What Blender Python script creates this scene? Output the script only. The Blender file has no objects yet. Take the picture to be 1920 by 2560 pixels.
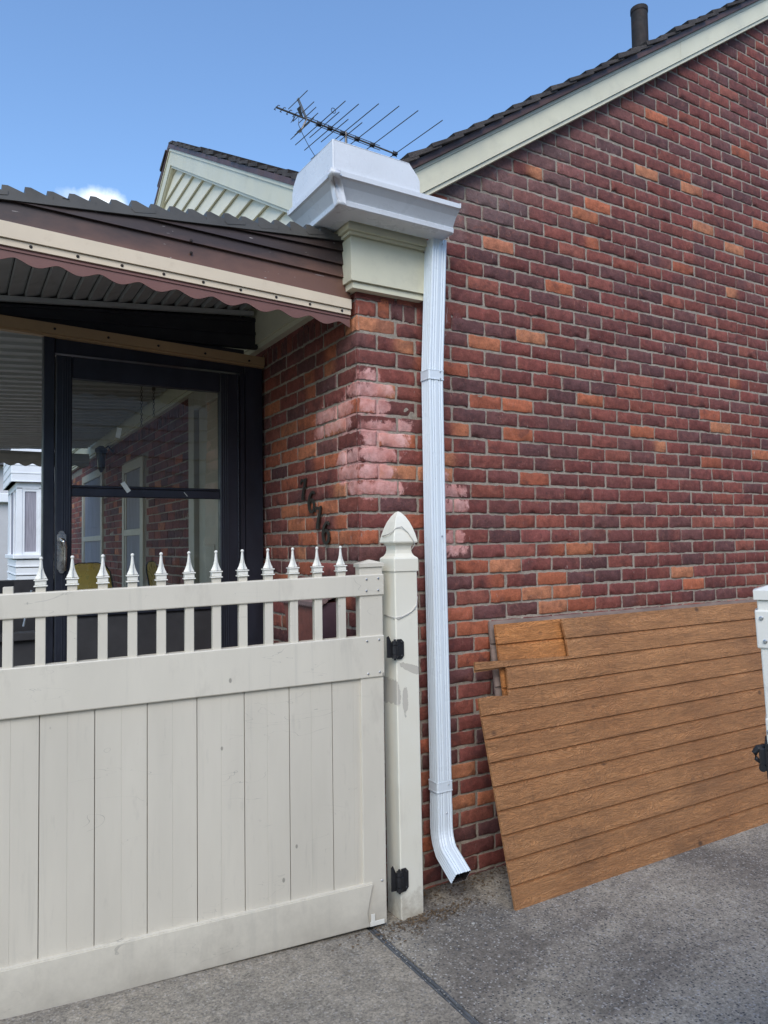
import bpy, bmesh, math, random
from mathutils import Vector, Matrix, noise
R = math.radians
S = bpy.context.scene
COL = S.collection
random.seed(7)

# ------------------------------------------------------------------ camera
cam_d = bpy.data.cameras.new('camera'); cam = bpy.data.objects.new('camera', cam_d); COL.objects.link(cam)
right = Vector((0.86014762, -0.50985175, -0.01404513))
up = Vector((-0.01013793, -0.04462186, 0.99895251))
fwd = Vector((0.5099444, 0.85910423, 0.04355022))
m = Matrix((right, up, -fwd)).transposed().to_4x4()
m.translation = Vector((-1.4723, -2.6859, 1.4894))
cam.matrix_world = m
cam_d.sensor_fit = 'VERTICAL'; cam_d.sensor_height = 24.0; cam_d.lens = 24.0 * 1826.13 / 2560
cam_d.clip_start = 0.05; cam_d.clip_end = 500
S.camera = cam
S.render.resolution_x = 768; S.render.resolution_y = 1024

# ------------------------------------------------------------------ world and sun
SUN_EL, SUN_AZ = 42.0, 212.0         # azimuth from +y towards +x: soft veiled sun high behind the camera
w = bpy.data.worlds.new('World'); S.world = w; w.use_nodes = True
nt = w.node_tree; nt.nodes.clear()
out = nt.nodes.new('ShaderNodeOutputWorld'); bg = nt.nodes.new('ShaderNodeBackground'); bg.inputs[1].default_value = 0.15
sky = nt.nodes.new('ShaderNodeTexSky'); sky.sky_type = 'NISHITA'; sky.sun_disc = False
sky.sun_elevation = R(SUN_EL); sky.sun_rotation = R(SUN_AZ)
sky.air_density = 1.3; sky.dust_density = 1.0; sky.ozone_density = 6.5; sky.altitude = 200
tc = nt.nodes.new('ShaderNodeTexCoord')
def wnode(t, **k):
    n = nt.nodes.new(t)
    for a, b in k.items(): setattr(n, a, b)
    return n
# one small cloud low over the porch roof
nrm = wnode('ShaderNodeVectorMath', operation='NORMALIZE'); nt.links.new(tc.outputs['Generated'], nrm.inputs[0])
def cloud(centre, rad, thr):
    sub = wnode('ShaderNodeVectorMath', operation='SUBTRACT'); nt.links.new(nrm.outputs[0], sub.inputs[0]); sub.inputs[1].default_value = Vector(centre).normalized()
    scl = wnode('ShaderNodeVectorMath', operation='MULTIPLY'); nt.links.new(sub.outputs[0], scl.inputs[0]); scl.inputs[1].default_value = (1, 1, 2.2)
    ln = wnode('ShaderNodeVectorMath', operation='LENGTH'); nt.links.new(scl.outputs[0], ln.inputs[0])
    mr = wnode('ShaderNodeMapRange'); mr.inputs[1].default_value = rad; mr.inputs[2].default_value = rad * .15
    mr.inputs[3].default_value = 0; mr.inputs[4].default_value = 1; nt.links.new(ln.outputs['Value'], mr.inputs[0])
    nz = wnode('ShaderNodeTexNoise'); nz.inputs['Scale'].default_value = 17; nz.inputs['Detail'].default_value = 7; nz.inputs['Roughness'].default_value = .6
    nt.links.new(nrm.outputs[0], nz.inputs['Vector'])
    ad = wnode('ShaderNodeMath', operation='MULTIPLY_ADD'); nt.links.new(nz.outputs[0], ad.inputs[0]); ad.inputs[1].default_value = 1.3; nt.links.new(mr.outputs[0], ad.inputs[2])
    r2 = wnode('ShaderNodeMapRange'); r2.inputs[1].default_value = thr; r2.inputs[2].default_value = thr + .42; nt.links.new(ad.outputs[0], r2.inputs[0])
    mu = wnode('ShaderNodeMath', operation='MULTIPLY'); nt.links.new(r2.outputs[0], mu.inputs[0]); nt.links.new(mr.outputs[0], mu.inputs[1]); mu.use_clamp = True
    return mu.outputs[0]
c1 = cloud((0.150, 0.897, 0.408), .075, 1.22)
mix = wnode('ShaderNodeMixRGB'); nt.links.new(c1, mix.inputs[0]); nt.links.new(sky.outputs[0], mix.inputs[1]); mix.inputs[2].default_value = (6.6, 6.9, 7.2, 1)
nt.links.new(mix.outputs[0], bg.inputs[0]); nt.links.new(bg.outputs[0], out.inputs[0])

sd = bpy.data.lights.new('sun', 'SUN'); sd.energy = 1.5; sd.angle = R(42); sd.color = (1, .93, .82)
so = bpy.data.objects.new('sun', sd); COL.objects.link(so)
sv = Vector((math.sin(R(SUN_AZ)) * math.cos(R(SUN_EL)), math.cos(R(SUN_AZ)) * math.cos(R(SUN_EL)), math.sin(R(SUN_EL))))
so.rotation_euler = sv.to_track_quat('Z', 'Y').to_euler()
so.location = (6, 6, 12)
vs = S.view_settings; vs.view_transform = 'Standard'; vs.look = 'None'; vs.gamma = 1; vs.use_curve_mapping = False
vs.exposure = 0.66

# ------------------------------------------------------------------ materials
def _mat(name):
    m = bpy.data.materials.new(name); m.use_nodes = True
    n = m.node_tree; n.nodes.clear()
    o = n.nodes.new('ShaderNodeOutputMaterial'); b = n.nodes.new('ShaderNodeBsdfPrincipled')
    n.links.new(b.outputs[0], o.inputs[0])
    return m, n, b
class G:
    """tiny node helper"""
    def __init__(s, n): s.n = n; s.tc = n.nodes.new('ShaderNodeTexCoord').outputs['Object']
    def N(s, t, **k):
        x = s.n.nodes.new(t)
        for a, b in k.items(): setattr(x, a, b)
        return x
    def L(s, a, b): s.n.links.new(a, b)
    def put(s, sock, v):
        if isinstance(v, (int, float)): sock.default_value = v
        elif isinstance(v, (tuple, list)): sock.default_value = v if len(v) == len(sock.default_value) else tuple(v) + (1,)
        else: s.L(v, sock)
    def scale(s, vec, by):
        x = s.N('ShaderNodeVectorMath', operation='MULTIPLY'); s.put(x.inputs[0], vec); x.inputs[1].default_value = by; return x.outputs[0]
    def noise(s, sc, det=4, rough=.55, vec=None, dist=0):
        x = s.N('ShaderNodeTexNoise'); s.L(vec or s.tc, x.inputs['Vector']); x.inputs['Scale'].default_value = sc
        x.inputs['Detail'].default_value = det; x.inputs['Roughness'].default_value = rough; x.inputs['Distortion'].default_value = dist; return x.outputs[0]
    def voro(s, sc, vec=None, out=0, feat='F1'):
        x = s.N('ShaderNodeTexVoronoi'); x.feature = feat; s.L(vec or s.tc, x.inputs['Vector']); x.inputs['Scale'].default_value = sc; return x.outputs[out]
    def math(s, op, a, b=0., c=0., clamp=False):
        x = s.N('ShaderNodeMath', operation=op); x.use_clamp = clamp
        s.put(x.inputs[0], a); s.put(x.inputs[1], b); s.put(x.inputs[2], c); return x.outputs[0]
    def rng(s, v, a, b, c=0., d=1.):
        x = s.N('ShaderNodeMapRange'); s.put(x.inputs[0], v)
        for i, q in enumerate((a, b, c, d)): x.inputs[i + 1].default_value = q
        return x.outputs[0]
    def mix(s, f, a, b, mode='MIX'):
        x = s.N('ShaderNodeMixRGB'); x.blend_type = mode; s.put(x.inputs[0], f); s.put(x.inputs[1], a); s.put(x.inputs[2], b); return x.outputs[0]
    def ramp(s, v, pts):
        x = s.N('ShaderNodeValToRGB'); s.L(v, x.inputs[0]); e = x.color_ramp.elements
        while len(e) < len(pts): e.new(.5)
        for q, (p, c) in zip(e, pts): q.position = p; q.color = tuple(c) + (1,)
        return x.outputs[0]
    def bump(s, h, st, dist, prev=None):
        x = s.N('ShaderNodeBump'); s.L(h, x.inputs['Height']); x.inputs['Strength'].default_value = st; x.inputs['Distance'].default_value = dist
        if prev is not None: s.L(prev, x.inputs['Normal'])
        return x.outputs[0]
def simple(name, col, rough=.5, metal=0., var=.12, sc=6, bump=.15, bsc=60, dirt=None, spec=.5, stretch=(1, 1, 1), bd=.002):
    m, n, b = _mat(name); g = G(n)
    v = g.scale(g.tc, stretch)
    nz = g.noise(sc, 5, .6, v); f = g.rng(nz, .3, .7, 1 - var, 1 + var)
    c = g.mix(1, tuple(col), f, 'MULTIPLY')
    if dirt:
        dn = g.noise(dirt[1], 6, .65, v); c = g.mix(g.rng(dn, dirt[3] if len(dirt) > 3 else .55, .78, 0, dirt[2]), c, dirt[0])
    g.L(c, b.inputs['Base Color']); b.inputs['Metallic'].default_value = metal
    rr = g.rng(g.noise(sc * 3, 4), .3, .7, max(.02, rough - .08), min(1, rough + .08)); g.L(rr, b.inputs['Roughness'])
    b.inputs['Specular IOR Level'].default_value = spec
    if bump: g.L(g.bump(g.noise(bsc, 4, .6, v), bump, bd), b.inputs['Normal'])
    return m
M = {}
M['vinyl'] = simple('vinyl_gate', (.66, .615, .515), .42, var=.06, sc=3, bump=.10, bsc=220, dirt=((.34, .31, .26), 14, .35), stretch=(1, 1, .35), bd=.0008)
def scuff(m, amount):
    """thin scratches and dark nicks over an existing material"""
    n = m.node_tree; g = G(n); b = [x for x in n.nodes if x.type == 'BSDF_PRINCIPLED'][0]
    src = b.inputs['Base Color'].links[0].from_socket
    a = g.math('ABSOLUTE', g.math('SUBTRACT', g.noise(2.6, 3, .5, g.scale(g.tc, (1, 1, 4)), 1.0), .5)); k = g.rng(g.noise(3.7, 3, .6), .54, .60)
    c = g.mix(g.math('MULTIPLY', g.rng(a, .0022, .0008), g.math('MULTIPLY', k, amount)), src, (.20, .19, .17))
    nk = g.voro(9, g.scale(g.tc, (1, 1, .6))); c = g.mix(g.rng(nk, .055, .04, 0, .6), c, (.13, .12, .10))
    sx = g.N('ShaderNodeSeparateXYZ'); g.L(g.tc, sx.inputs[0])
    mud = g.math('ADD', sx.outputs[2], g.math('MULTIPLY_ADD', g.noise(9, 6, .7), .34, -.17)); c = g.mix(g.rng(mud, .16, -.02, 0, .55), c, (.33, .30, .25))
    run = g.noise(22, 4, .65, g.scale(g.tc, (1, 1, .06))); c = g.mix(g.rng(run, .58, .72, 0, .22), c, (.36, .345, .30))
    g.L(c, b.inputs['Base Color']); return m
scuff(M['vinyl'], .40)
M['vinyl_board'] = simple('vinyl_board', (.63, .585, .49), .45, var=.07, sc=4, bump=.10, bsc=260, dirt=((.33, .31, .27), 30, .30, .6), stretch=(1, 1, .2), bd=.0008)
scuff(M['vinyl_board'], .5)
M['vinyl_white'] = simple('vinyl_white', (.80, .78, .70), .35, var=.05, sc=5, bump=.08, bsc=160, dirt=((.40, .38, .34), 22, .45, .6), bd=.001)
M['screw'] = simple('screw_metal', (.55, .56, .58), .35, metal=1, var=.15, sc=90, bump=0)
M['gutter'] = simple('gutter_aluminium', (.745, .765, .785), .30, var=.04, sc=5, bump=.30, bsc=7, bd=.008, dirt=((.50, .52, .56), 9, .30, .56))
M['pipe'] = simple('downspout_aluminium', (.72, .79, .84), .32, var=.04, sc=6, bump=.1, bsc=12, bd=.004, stretch=(1, 1, .3), dirt=((.55, .57, .6), 16, .2, .58))
M['cream'] = simple('cream_aluminium', (.72, .68, .50), .42, var=.05, sc=4, bump=.08, bsc=20, bd=.003, dirt=((.42, .40, .30), 7, .35, .55))
M['cream2'] = simple('cream_siding', (.78, .72, .54), .5, var=.08, sc=10, bump=.25, bsc=28, bd=.002, stretch=(1, .18, 1), dirt=((.45, .42, .30), 6, .4, .55))
M['trimbrown'] = simple('brown_drip_edge', (.105, .052, .038), .5, var=.2, sc=8, bump=.1, bsc=40)
M['awnbrown'] = None
def awn_mat():
    m, n, b = _mat('brown_awning_metal'); g = G(n)
    c = g.mix(g.rng(g.noise(3, 4), .3, .7), (.135, .064, .042), (.175, .086, .058))
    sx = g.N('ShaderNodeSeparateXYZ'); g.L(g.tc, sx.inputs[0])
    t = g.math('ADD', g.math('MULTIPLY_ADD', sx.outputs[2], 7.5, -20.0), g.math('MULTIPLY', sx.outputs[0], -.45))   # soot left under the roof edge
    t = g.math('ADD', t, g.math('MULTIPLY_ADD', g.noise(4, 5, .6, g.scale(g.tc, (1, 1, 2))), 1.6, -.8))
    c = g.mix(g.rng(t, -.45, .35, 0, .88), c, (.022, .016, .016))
    sc = g.noise(60, 2, .5, g.scale(g.tc, (.35, 1, 3))); c = g.mix(g.rng(sc, .74, .76, 0, .7), c, (.55, .5, .46))
    g.L(c, b.inputs['Base Color']); b.inputs['Roughness'].default_value = .5; g.L(g.bump(g.noise(14, 3), .12, .003), b.inputs['Normal']); return m
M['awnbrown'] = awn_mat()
M['valance'] = simple('brown_valance', (.19, .088, .070), .45, var=.10, sc=5, bump=.05, bsc=20, dirt=((.09, .05, .045), 6, .4, .55))
M['beige'] = simple('beige_strip', (.72, .60, .44), .45, var=.05, sc=5, bump=.05, bsc=20, dirt=((.42, .30, .20), 12, .35, .6))
M['tanbeam'] = simple('tan_beam', (.44, .29, .15), .5, var=.10, sc=5, bump=.05, bsc=20, dirt=((.2, .12, .06), 10, .4, .55))
M['roofgrey'] = simple('grey_awning_panel', (.085, .08, .072), .5, var=.25, sc=9, bump=.1, bsc=40, dirt=((.07, .07, .065), 9, .6, .5))
M['ceilgrey'] = simple('awning_underside', (.42, .43, .41), .5, var=.10, sc=6, bump=.08, bsc=20, dirt=((.2, .2, .18), 9, .4, .55))
M['ceilpale'] = simple('porch_ceiling', (.46, .46, .43), .5, var=.10, sc=6, bump=.08, bsc=20, dirt=((.2, .2, .17), 9, .4, .55))
M['black'] = simple('black_painted_metal', (.020, .023, .034), .38, var=.3, sc=9, bump=.2, bsc=70, dirt=((.06, .065, .085), 24, .5, .6), stretch=(1, 1, .3))
M['blackmatte'] = simple('black_panel', (.022, .022, .026), .6, var=.3, sc=6, bump=.1, bsc=40)
M['kick'] = simple('dark_kick_panel', (.045, .044, .046), .5, var=.3, sc=5, bump=.1, bsc=40, dirt=((.13, .13, .13), 60, .5, .66))
M['nickel'] = simple('brushed_nickel', (.62, .59, .54), .28, metal=1, var=.1, sc=20, bump=.05, bsc=90)
M['iron'] = simple('black_hinge', (.018, .018, .02), .42, var=.3, sc=40, bump=.2, bsc=120, dirt=((.10, .06, .04), 60, .5, .62))
M['bronze'] = simple('dark_bronze_digits', (.022, .017, .013), .5, metal=.0, var=.3, sc=50, bump=.2, bsc=120)
M['gold'] = simple('gold_chair', (1.0, .70, .16), .3, metal=.35, var=.05, sc=8, bump=.05, bsc=8)
M['antenna'] = simple('antenna_aluminium', (.16, .15, .14), .42, metal=.7, var=.2, sc=10, bump=0)
M['antblack'] = simple('antenna_plastic', (.02, .02, .022), .5, bump=0)
M['ventpipe'] = simple('rusty_vent_pipe', (.018, .014, .013), .8, var=.4, sc=14, bump=.5, bsc=30, dirt=((.06, .03, .02), 18, .6, .5))
M['mailbox'] = simple('mailbox_paint', (.23, .085, .065), .5, var=.18, sc=14, bump=.25, bsc=50, dirt=((.08, .05, .05), 20, .6, .5))
M['mailside'] = simple('mailbox_side', (.075, .045, .060), .5, var=.2, sc=10, bump=.15, bsc=50)
M['maillid'] = simple('mailbox_lid', (.22, .155, .15), .5, var=.2, sc=14, bump=.2, bsc=50, dirt=((.1, .06, .06), 20, .6, .5))
M['whitepaint'] = simple('white_paint', (.80, .82, .84), .5, var=.05, sc=4, bump=.08, bsc=30, dirt=((.5, .5, .5), 9, .3, .6))
M['beigetrim'] = simple('beige_door_trim', (.50, .455, .37), .5, var=.06, sc=5, bump=.05, bsc=30)
M['siding'] = simple('pale_grey_siding', (.50, .50, .51), .55, var=.06, sc=3, bump=.1, bsc=30)
M['plainroof'] = simple('plain_shingle', (.07, .066, .062), .9, var=.3, sc=20, bump=.5, bsc=60)
M['curtain'] = simple('net_curtain', (.30, .29, .33), .9, var=.25, sc=10, bump=.2, bsc=20, stretch=(6, 6, .3))
M['cord'] = simple('grey_cord', (.55, .53, .48), .6, bump=0)
M['tape'] = simple('clear_tape', (.62, .66, .62), .35, bump=0)
M['farbrick'] = simple('far_brick', (.24, .10, .075), .8, var=.3, sc=9, bump=.3, bsc=30)
M['wood_edge'] = simple('plywood_edge', (.55, .36, .17), .7, var=.25, sc=7, bump=.4, bsc=60, stretch=(.3, 3, 8), dirt=((.2, .11, .05), 9, .6, .52))
M['leaf'] = simple('dry_leaf', (.13, .085, .045), .8, var=.5, sc=60, bump=0)
M['pebble'] = simple('pebble', (.42, .40, .36), .8, var=.3, sc=60, bump=.3, bsc=200)
M['bark'] = simple('tree_bark', (.10, .08, .06), .9, var=.3, sc=8, bump=.5, bsc=20)
M['foliage'] = simple('tree_foliage', (.06, .09, .03), .8, var=.4, sc=2, bump=0)
M['lawn'] = simple('grass_verge', (.06, .085, .03), .95, var=.3, sc=3, bump=.6, bsc=60)

def post_mat():
    m, n, b = _mat('post_vinyl'); g = G(n)
    c = g.mix(g.rng(g.noise(3, 5), .35, .65), (.82, .775, .64), (.85, .82, .70))
    st = g.noise(7, 6, .65, g.scale(g.tc, (1, 1, .3))); c = g.mix(g.rng(st, .58, .72, 0, .25), c, (.5, .47, .4))
    def smear(px, pz, rx, rz, tilt, q):
        sx = g.N('ShaderNodeSeparateXYZ'); g.L(g.tc, sx.inputs[0])
        dx = g.math('SUBTRACT', sx.outputs[0], px); dz = g.math('SUBTRACT', sx.outputs[2], pz); dz = g.math('MULTIPLY_ADD', dx, tilt, dz)
        r2 = g.math('ADD', g.math('POWER', g.math('ABSOLUTE', g.math('DIVIDE', dx, rx)), 2), g.math('POWER', g.math('ABSOLUTE', g.math('DIVIDE', dz, rz)), 2))
        f = g.math('ADD', r2, g.math('MULTIPLY_ADD', g.noise(55, 6, .75), 2.6, -1.3))
        ins = g.rng(f, .95, .80); rim = g.math('MULTIPLY', g.rng(f, 1.1, .95), g.rng(f, .72, .90))
        return g.mix(g.math('MULTIPLY', rim, .40), g.mix(g.math('MULTIPLY', ins, .60), q, (.42, .38, .33)), (.25, .22, .18))
    c = smear(.135, .985, .06, .016, .38, c); c = smear(.097, .86, .013, .055, .0, c); c = smear(.055, .90, .02, .05, 1.0, c)
    sx = g.N('ShaderNodeSeparateXYZ'); g.L(g.tc, sx.inputs[0])
    mud = g.math('ADD', sx.outputs[2], g.math('MULTIPLY_ADD', g.noise(18, 5, .7), .30, -.15)); c = g.mix(g.rng(mud, .11, .0, 0, .6), c, (.30, .24, .16))
    g.L(c, b.inputs['Base Color']); b.inputs['Roughness'].default_value = .4; g.L(g.bump(g.noise(90, 3), .06, .001), b.inputs['Normal']); return m
M['post'] = post_mat()
def glass(name, tint, refl):
    m, n, b = _mat(name); g = G(n)
    o = [x for x in n.nodes if x.type == 'OUTPUT_MATERIAL'][0]
    tr = g.N('ShaderNodeBsdfTransparent'); tr.inputs[0].default_value = tuple(tint) + (1,)
    gl = g.N('ShaderNodeBsdfGlossy'); gl.inputs['Roughness'].default_value = .015
    bp = g.bump(g.noise(1.3, 2), .25, .02); g.L(bp, gl.inputs['Normal'])
    fr = g.N('ShaderNodeFresnel'); fr.inputs[0].default_value = 1.5
    mx = g.N('ShaderNodeMixShader'); g.L(g.math('MULTIPLY_ADD', fr.outputs[0], refl, .02), mx.inputs[0]); g.L(tr.outputs[0], mx.inputs[1]); g.L(gl.outputs[0], mx.inputs[2])
    n.nodes.remove(b); g.L(mx.outputs[0], o.inputs[0])
    return m
M['glass'] = glass('storm_glass', (.52, .54, .52), 1.9)
M['glass_low'] = glass('storm_glass_lower', (.78, .80, .78), 1.2)
M['darkglass'] = simple('dark_window_glass', (.035, .04, .05), .06, var=.2, sc=3, bump=0, spec=.8)

# brick: face colour comes from each brick's own fired colour, noise breaks it up, 'pink' is old paint left on it
def brick_mat():
    m, n, b = _mat('brick'); g = G(n)
    at = g.N('ShaderNodeAttribute'); at.attribute_name = 'col'
    pk = g.N('ShaderNodeAttribute'); pk.attribute_name = 'pink'
    n1 = g.noise(24, 7, .68); n2 = g.noise(9, 5, .62, None, .5); n3 = g.noise(140, 3, .6)
    c = g.mix(1, at.outputs['Color'], g.rng(n1, .3, .72, .62, 1.36), 'MULTIPLY')
    c = g.mix(1, c, g.rng(n3, .3, .7, .88, 1.12), 'MULTIPLY')
    c = g.mix(g.rng(n2, .55, .66, 0, .50), c, (.070, .034, .034))
    n6 = g.noise(15, 6, .7, g.scale(g.tc, (1, 1, 1.4)), .9); c = g.mix(g.rng(n6, .57, .68, 0, .42), c, (.34, .125, .085))           # fire marks
    pale = g.noise(19, 7, .75, None, 1.2)
    c = g.mix(g.rng(pale, .58, .72, 0, .45), c, (.42, .19, .13))            # scuffs, dust
    scr = g.noise(26, 3, .5, g.scale(g.tc, (1.8, 1.8, .5)), 2.2)
    c = g.mix(g.rng(scr, .70, .74, 0, .40), c, (.52, .42, .38))
    rm = g.N('ShaderNodeAttribute'); rm.attribute_name = 'rim'
    rf = g.math('ADD', rm.outputs['Fac'], g.math('MULTIPLY_ADD', g.noise(45, 6, .75), 2.2, -1.1))
    c = g.mix(g.rng(rf, .62, 1.15, 0, .62), c, (.40, .33, .29))
    dk = g.noise(34, 5, .7, None, .8); c = g.mix(g.rng(dk, .60, .70, 0, .5), c, (.045, .026, .028))
    pits = g.voro(150); c = g.mix(g.rng(pits, .12, .2, .5, 0), c, (.05, .03, .03))
    pn = g.noise(24, 8, .72, g.scale(g.tc, (1, 1, .8)), .6)
    pm = g.rng(g.math('ADD', pk.outputs['Fac'], g.math('MULTIPLY_ADD', pn, 2.0, -1.0)), .34, .56)
    pc = g.mix(g.rng(g.noise(11, 4), .35, .65), (.62, .26, .22), (.80, .47, .43))
    pc = g.mix(g.rng(n1, .62, .75, 0, .6), pc, (.40, .11, .09))
    c = g.mix(g.math('MULTIPLY', pm, g.rng(g.noise(13, 6, .75), .3, .62, .35, .97)), c, pc)
    g.L(c, b.inputs['Base Color']); b.inputs['Roughness'].default_value = .82; b.inputs['Specular IOR Level'].default_value = .3
    bp = g.bump(n1, .75, .009); bp = g.bump(dk, .5, .004, bp); bp = g.bump(n3, .35, .0015, bp); bp = g.bump(pits, .2, .001, bp); g.L(bp, b.inputs['Normal'])
    return m
M['brick'] = brick_mat()
def mortar_mat():
    m, n, b = _mat('mortar'); g = G(n)
    n1 = g.noise(60, 6, .7); n2 = g.noise(260, 3, .6); n3 = g.noise(2.2, 4)
    c = g.mix(g.rng(n1, .3, .7), (.27, .228, .182), (.43, .372, .302))
    c = g.mix(1, c, g.rng(n2, .3, .7, .75, 1.25), 'MULTIPLY'); c = g.mix(1, c, g.rng(n3, .3, .7, .8, 1.12), 'MULTIPLY')
    sx = g.N('ShaderNodeSeparateXYZ'); g.L(g.tc, sx.inputs[0])
    hz = g.math('SUBTRACT', 1.0, g.math('DIVIDE', g.math('ABSOLUTE', g.math('SUBTRACT', sx.outputs[2], 1.93)), .27))
    hx = g.math('SUBTRACT', 1.0, g.math('DIVIDE', g.math('ADD', g.math('ABSOLUTE', sx.outputs[0]), g.math('MULTIPLY', g.math('ABSOLUTE', sx.outputs[1]), .8)), .22))
    fld = g.math('MULTIPLY', g.rng(hz, 0, .35), g.rng(hx, 0, .4))
    c = g.mix(g.rng(g.math('MULTIPLY', fld, g.noise(17, 7, .7)), .34, .50, 0, .85), c, (.70, .36, .32))
    g.L(c, b.inputs['Base Color']); b.inputs['Roughness'].default_value = .9
    bp = g.bump(n1, .9, .006); g.L(g.bump(n2, .7, .002, bp), b.inputs['Normal'])
    return m
M['mortar'] = mortar_mat()
def concrete(name, a, bcol, dark, speck, stain, big=2.2, dirt_shade=False):
    m, n, b = _mat(name); g = G(n)
    n1 = g.noise(big, 6, .6); n2 = g.noise(28, 5, .7); st = g.noise(.9, 5, .62, g.scale(g.tc, (1, 1.4, 1)), .4)
    c = g.mix(g.rng(n1, .35, .65), a, bcol)
    c = g.mix(g.rng(st, .46, .60, 0, stain), c, dark)
    c = g.mix(1, c, g.rng(n2, .3, .7, .70, 1.28), 'MULTIPLY')
    n4 = g.noise(95, 4, .75); c = g.mix(1, c, g.rng(n4, .32, .68, .55, 1.5), 'MULTIPLY')
    n5 = g.noise(8, 6, .75, None, .6); c = g.mix(1, c, g.rng(n5, .35, .65, .84, 1.14), 'MULTIPLY')
    vc = g.N('ShaderNodeTexVoronoi'); g.L(g.tc, vc.inputs['Vector']); vc.inputs['Scale'].default_value = 120
    sep = g.N('ShaderNodeSeparateColor'); g.L(vc.outputs['Color'], sep.inputs[0])
    c = g.mix(g.math('MULTIPLY', g.rng(sep.outputs[0], .78, .86), g.rng(vc.outputs['Distance'], .5, .25, 0, speck)), c, (.50, .48, .44))
    c = g.mix(g.math('MULTIPLY', g.rng(sep.outputs[1], .76, .84), g.rng(vc.outputs['Distance'], .55, .3, 0, speck)), c, (.055, .055, .058))
    v2 = g.N('ShaderNodeTexVoronoi'); g.L(g.tc, v2.inputs['Vector']); v2.inputs['Scale'].default_value = 70
    s2 = g.N('ShaderNodeSeparateColor'); g.L(v2.outputs['Color'], s2.inputs[0])
    c = g.mix(g.math('MULTIPLY', g.rng(s2.outputs[0], .74, .80), g.rng(v2.outputs['Distance'], .42, .2, 0, speck)), c, (.42, .40, .37))
    c = g.mix(g.math('MULTIPLY', g.rng(s2.outputs[1], .74, .80), g.rng(v2.outputs['Distance'], .42, .2, 0, speck)), c, (.07, .068, .07))
    if dirt_shade:                                                    # dirt washed along the wall foot, plus shade there painted into the colour
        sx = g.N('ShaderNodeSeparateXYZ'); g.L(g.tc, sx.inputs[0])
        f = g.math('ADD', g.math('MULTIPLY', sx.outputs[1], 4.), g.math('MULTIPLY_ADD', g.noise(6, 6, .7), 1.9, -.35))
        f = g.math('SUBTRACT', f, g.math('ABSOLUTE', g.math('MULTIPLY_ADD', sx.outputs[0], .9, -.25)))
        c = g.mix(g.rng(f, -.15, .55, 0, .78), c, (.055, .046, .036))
    g.L(c, b.inputs['Base Color']); b.inputs['Roughness'].default_value = .88
    bp = g.bump(n2, .5, .004); bp = g.bump(vc.outputs['Distance'], .45, .002, bp); g.L(bp, b.inputs['Normal'])
    return m
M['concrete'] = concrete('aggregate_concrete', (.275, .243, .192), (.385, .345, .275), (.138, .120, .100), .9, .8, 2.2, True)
M['concrete2'] = concrete('smooth_concrete', (.305, .265, .205), (.25, .222, .178), (.185, .165, .138), .45, .5, 3)
M['joint'] = simple('joint_filler', (.10, .105, .11), .8, var=.4, sc=30, bump=.5, bsc=80)

def t111(nm='plywood_siding', k=(1, 1, 1)):
    m, n, b = _mat(nm); g = G(n)
    v = g.scale(g.tc, (1.0, 1.0, 5.2))
    base = g.noise(3.6, 4.5, .55, v, .7)
    rings = g.math('FRACT', g.math('MULTIPLY', base, 22.))
    ln = g.rng(g.math('ABSOLUTE', g.math('SUBTRACT', rings, .5)), .5, .22, 1, 0)
    wob = g.noise(46, 4, .7, g.scale(g.tc, (1, 1, 1.5)), 1.5)
    c = g.mix(g.rng(g.noise(2.0, 4), .35, .65), (.39, .172, .064), (.48, .225, .088))
    c = g.mix(g.math('MULTIPLY', ln, g.rng(wob, .3, .7, .1, .55)), c, (.47, .26, .115))
    lk = g.rng(g.math('ABSOLUTE', g.math('SUBTRACT', g.math('FRACT', g.math('MULTIPLY_ADD', base, 22., .35)), .5)), .5, .30, .40, 0); c = g.mix(lk, c, (.15, .068, .028))
    c = g.mix(g.rng(wob, .58, .70, 0, .35), c, (.14, .065, .028))
    vl = g.noise(16, 3, .6, g.scale(g.tc, (3, 3, .12))); c = g.mix(g.rng(vl, .62, .68, 0, .22), c, (.13, .06, .025))
    fb = g.noise(60, 3, .6, g.scale(g.tc, (.22, 1, 2.5))); c = g.mix(1, c, g.rng(fb, .3, .7, .80, 1.20), 'MULTIPLY')
    wt = g.noise(1.7, 5, .6, g.scale(g.tc, (1, 1, 1.6)), .5); c = g.mix(g.rng(wt, .56, .68, 0, .30), c, (.16, .085, .045))
    if k != (1, 1, 1): c = g.mix(1, c, k, 'MULTIPLY')
    kn = g.voro(3.4, g.scale(g.tc, (1, 1, 1.3))); c = g.mix(g.rng(kn, .03, .075, .75, 0), c, (.07, .035, .02))
    g.L(c, b.inputs['Base Color']); b.inputs['Roughness'].default_value = .62
    bp = g.bump(ln, .8, .003); bp = g.bump(wob, .6, .003, bp); g.L(bp, b.inputs['Normal'])
    return m
M['t111'] = t111()
M['ply_bright'] = t111('bright_plywood', (1.25, 1.1, .85))
M['ply_grey'] = simple('weathered_plywood', (.24, .18, .15), .8, var=.3, sc=5, bump=.4, bsc=40, stretch=(1, 1, 4), dirt=((.12, .09, .08), 12, .5, .52))

def shingle():
    m, n, b = _mat('asphalt_shingle'); g = G(n)
    c = g.mix(g.rng(g.noise(9, 4), .3, .7), (.030, .026, .026), (.085, .072, .064)); c = g.mix(1, c, g.rng(g.noise(220, 2), .3, .7, .6, 1.5), 'MULTIPLY')
    g.L(c, b.inputs['Base Color']); b.inputs['Roughness'].default_value = .95; g.L(g.bump(g.noise(160, 3), .8, .003), b.inputs['Normal']); return m
M['shingle'] = shingle()

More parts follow.
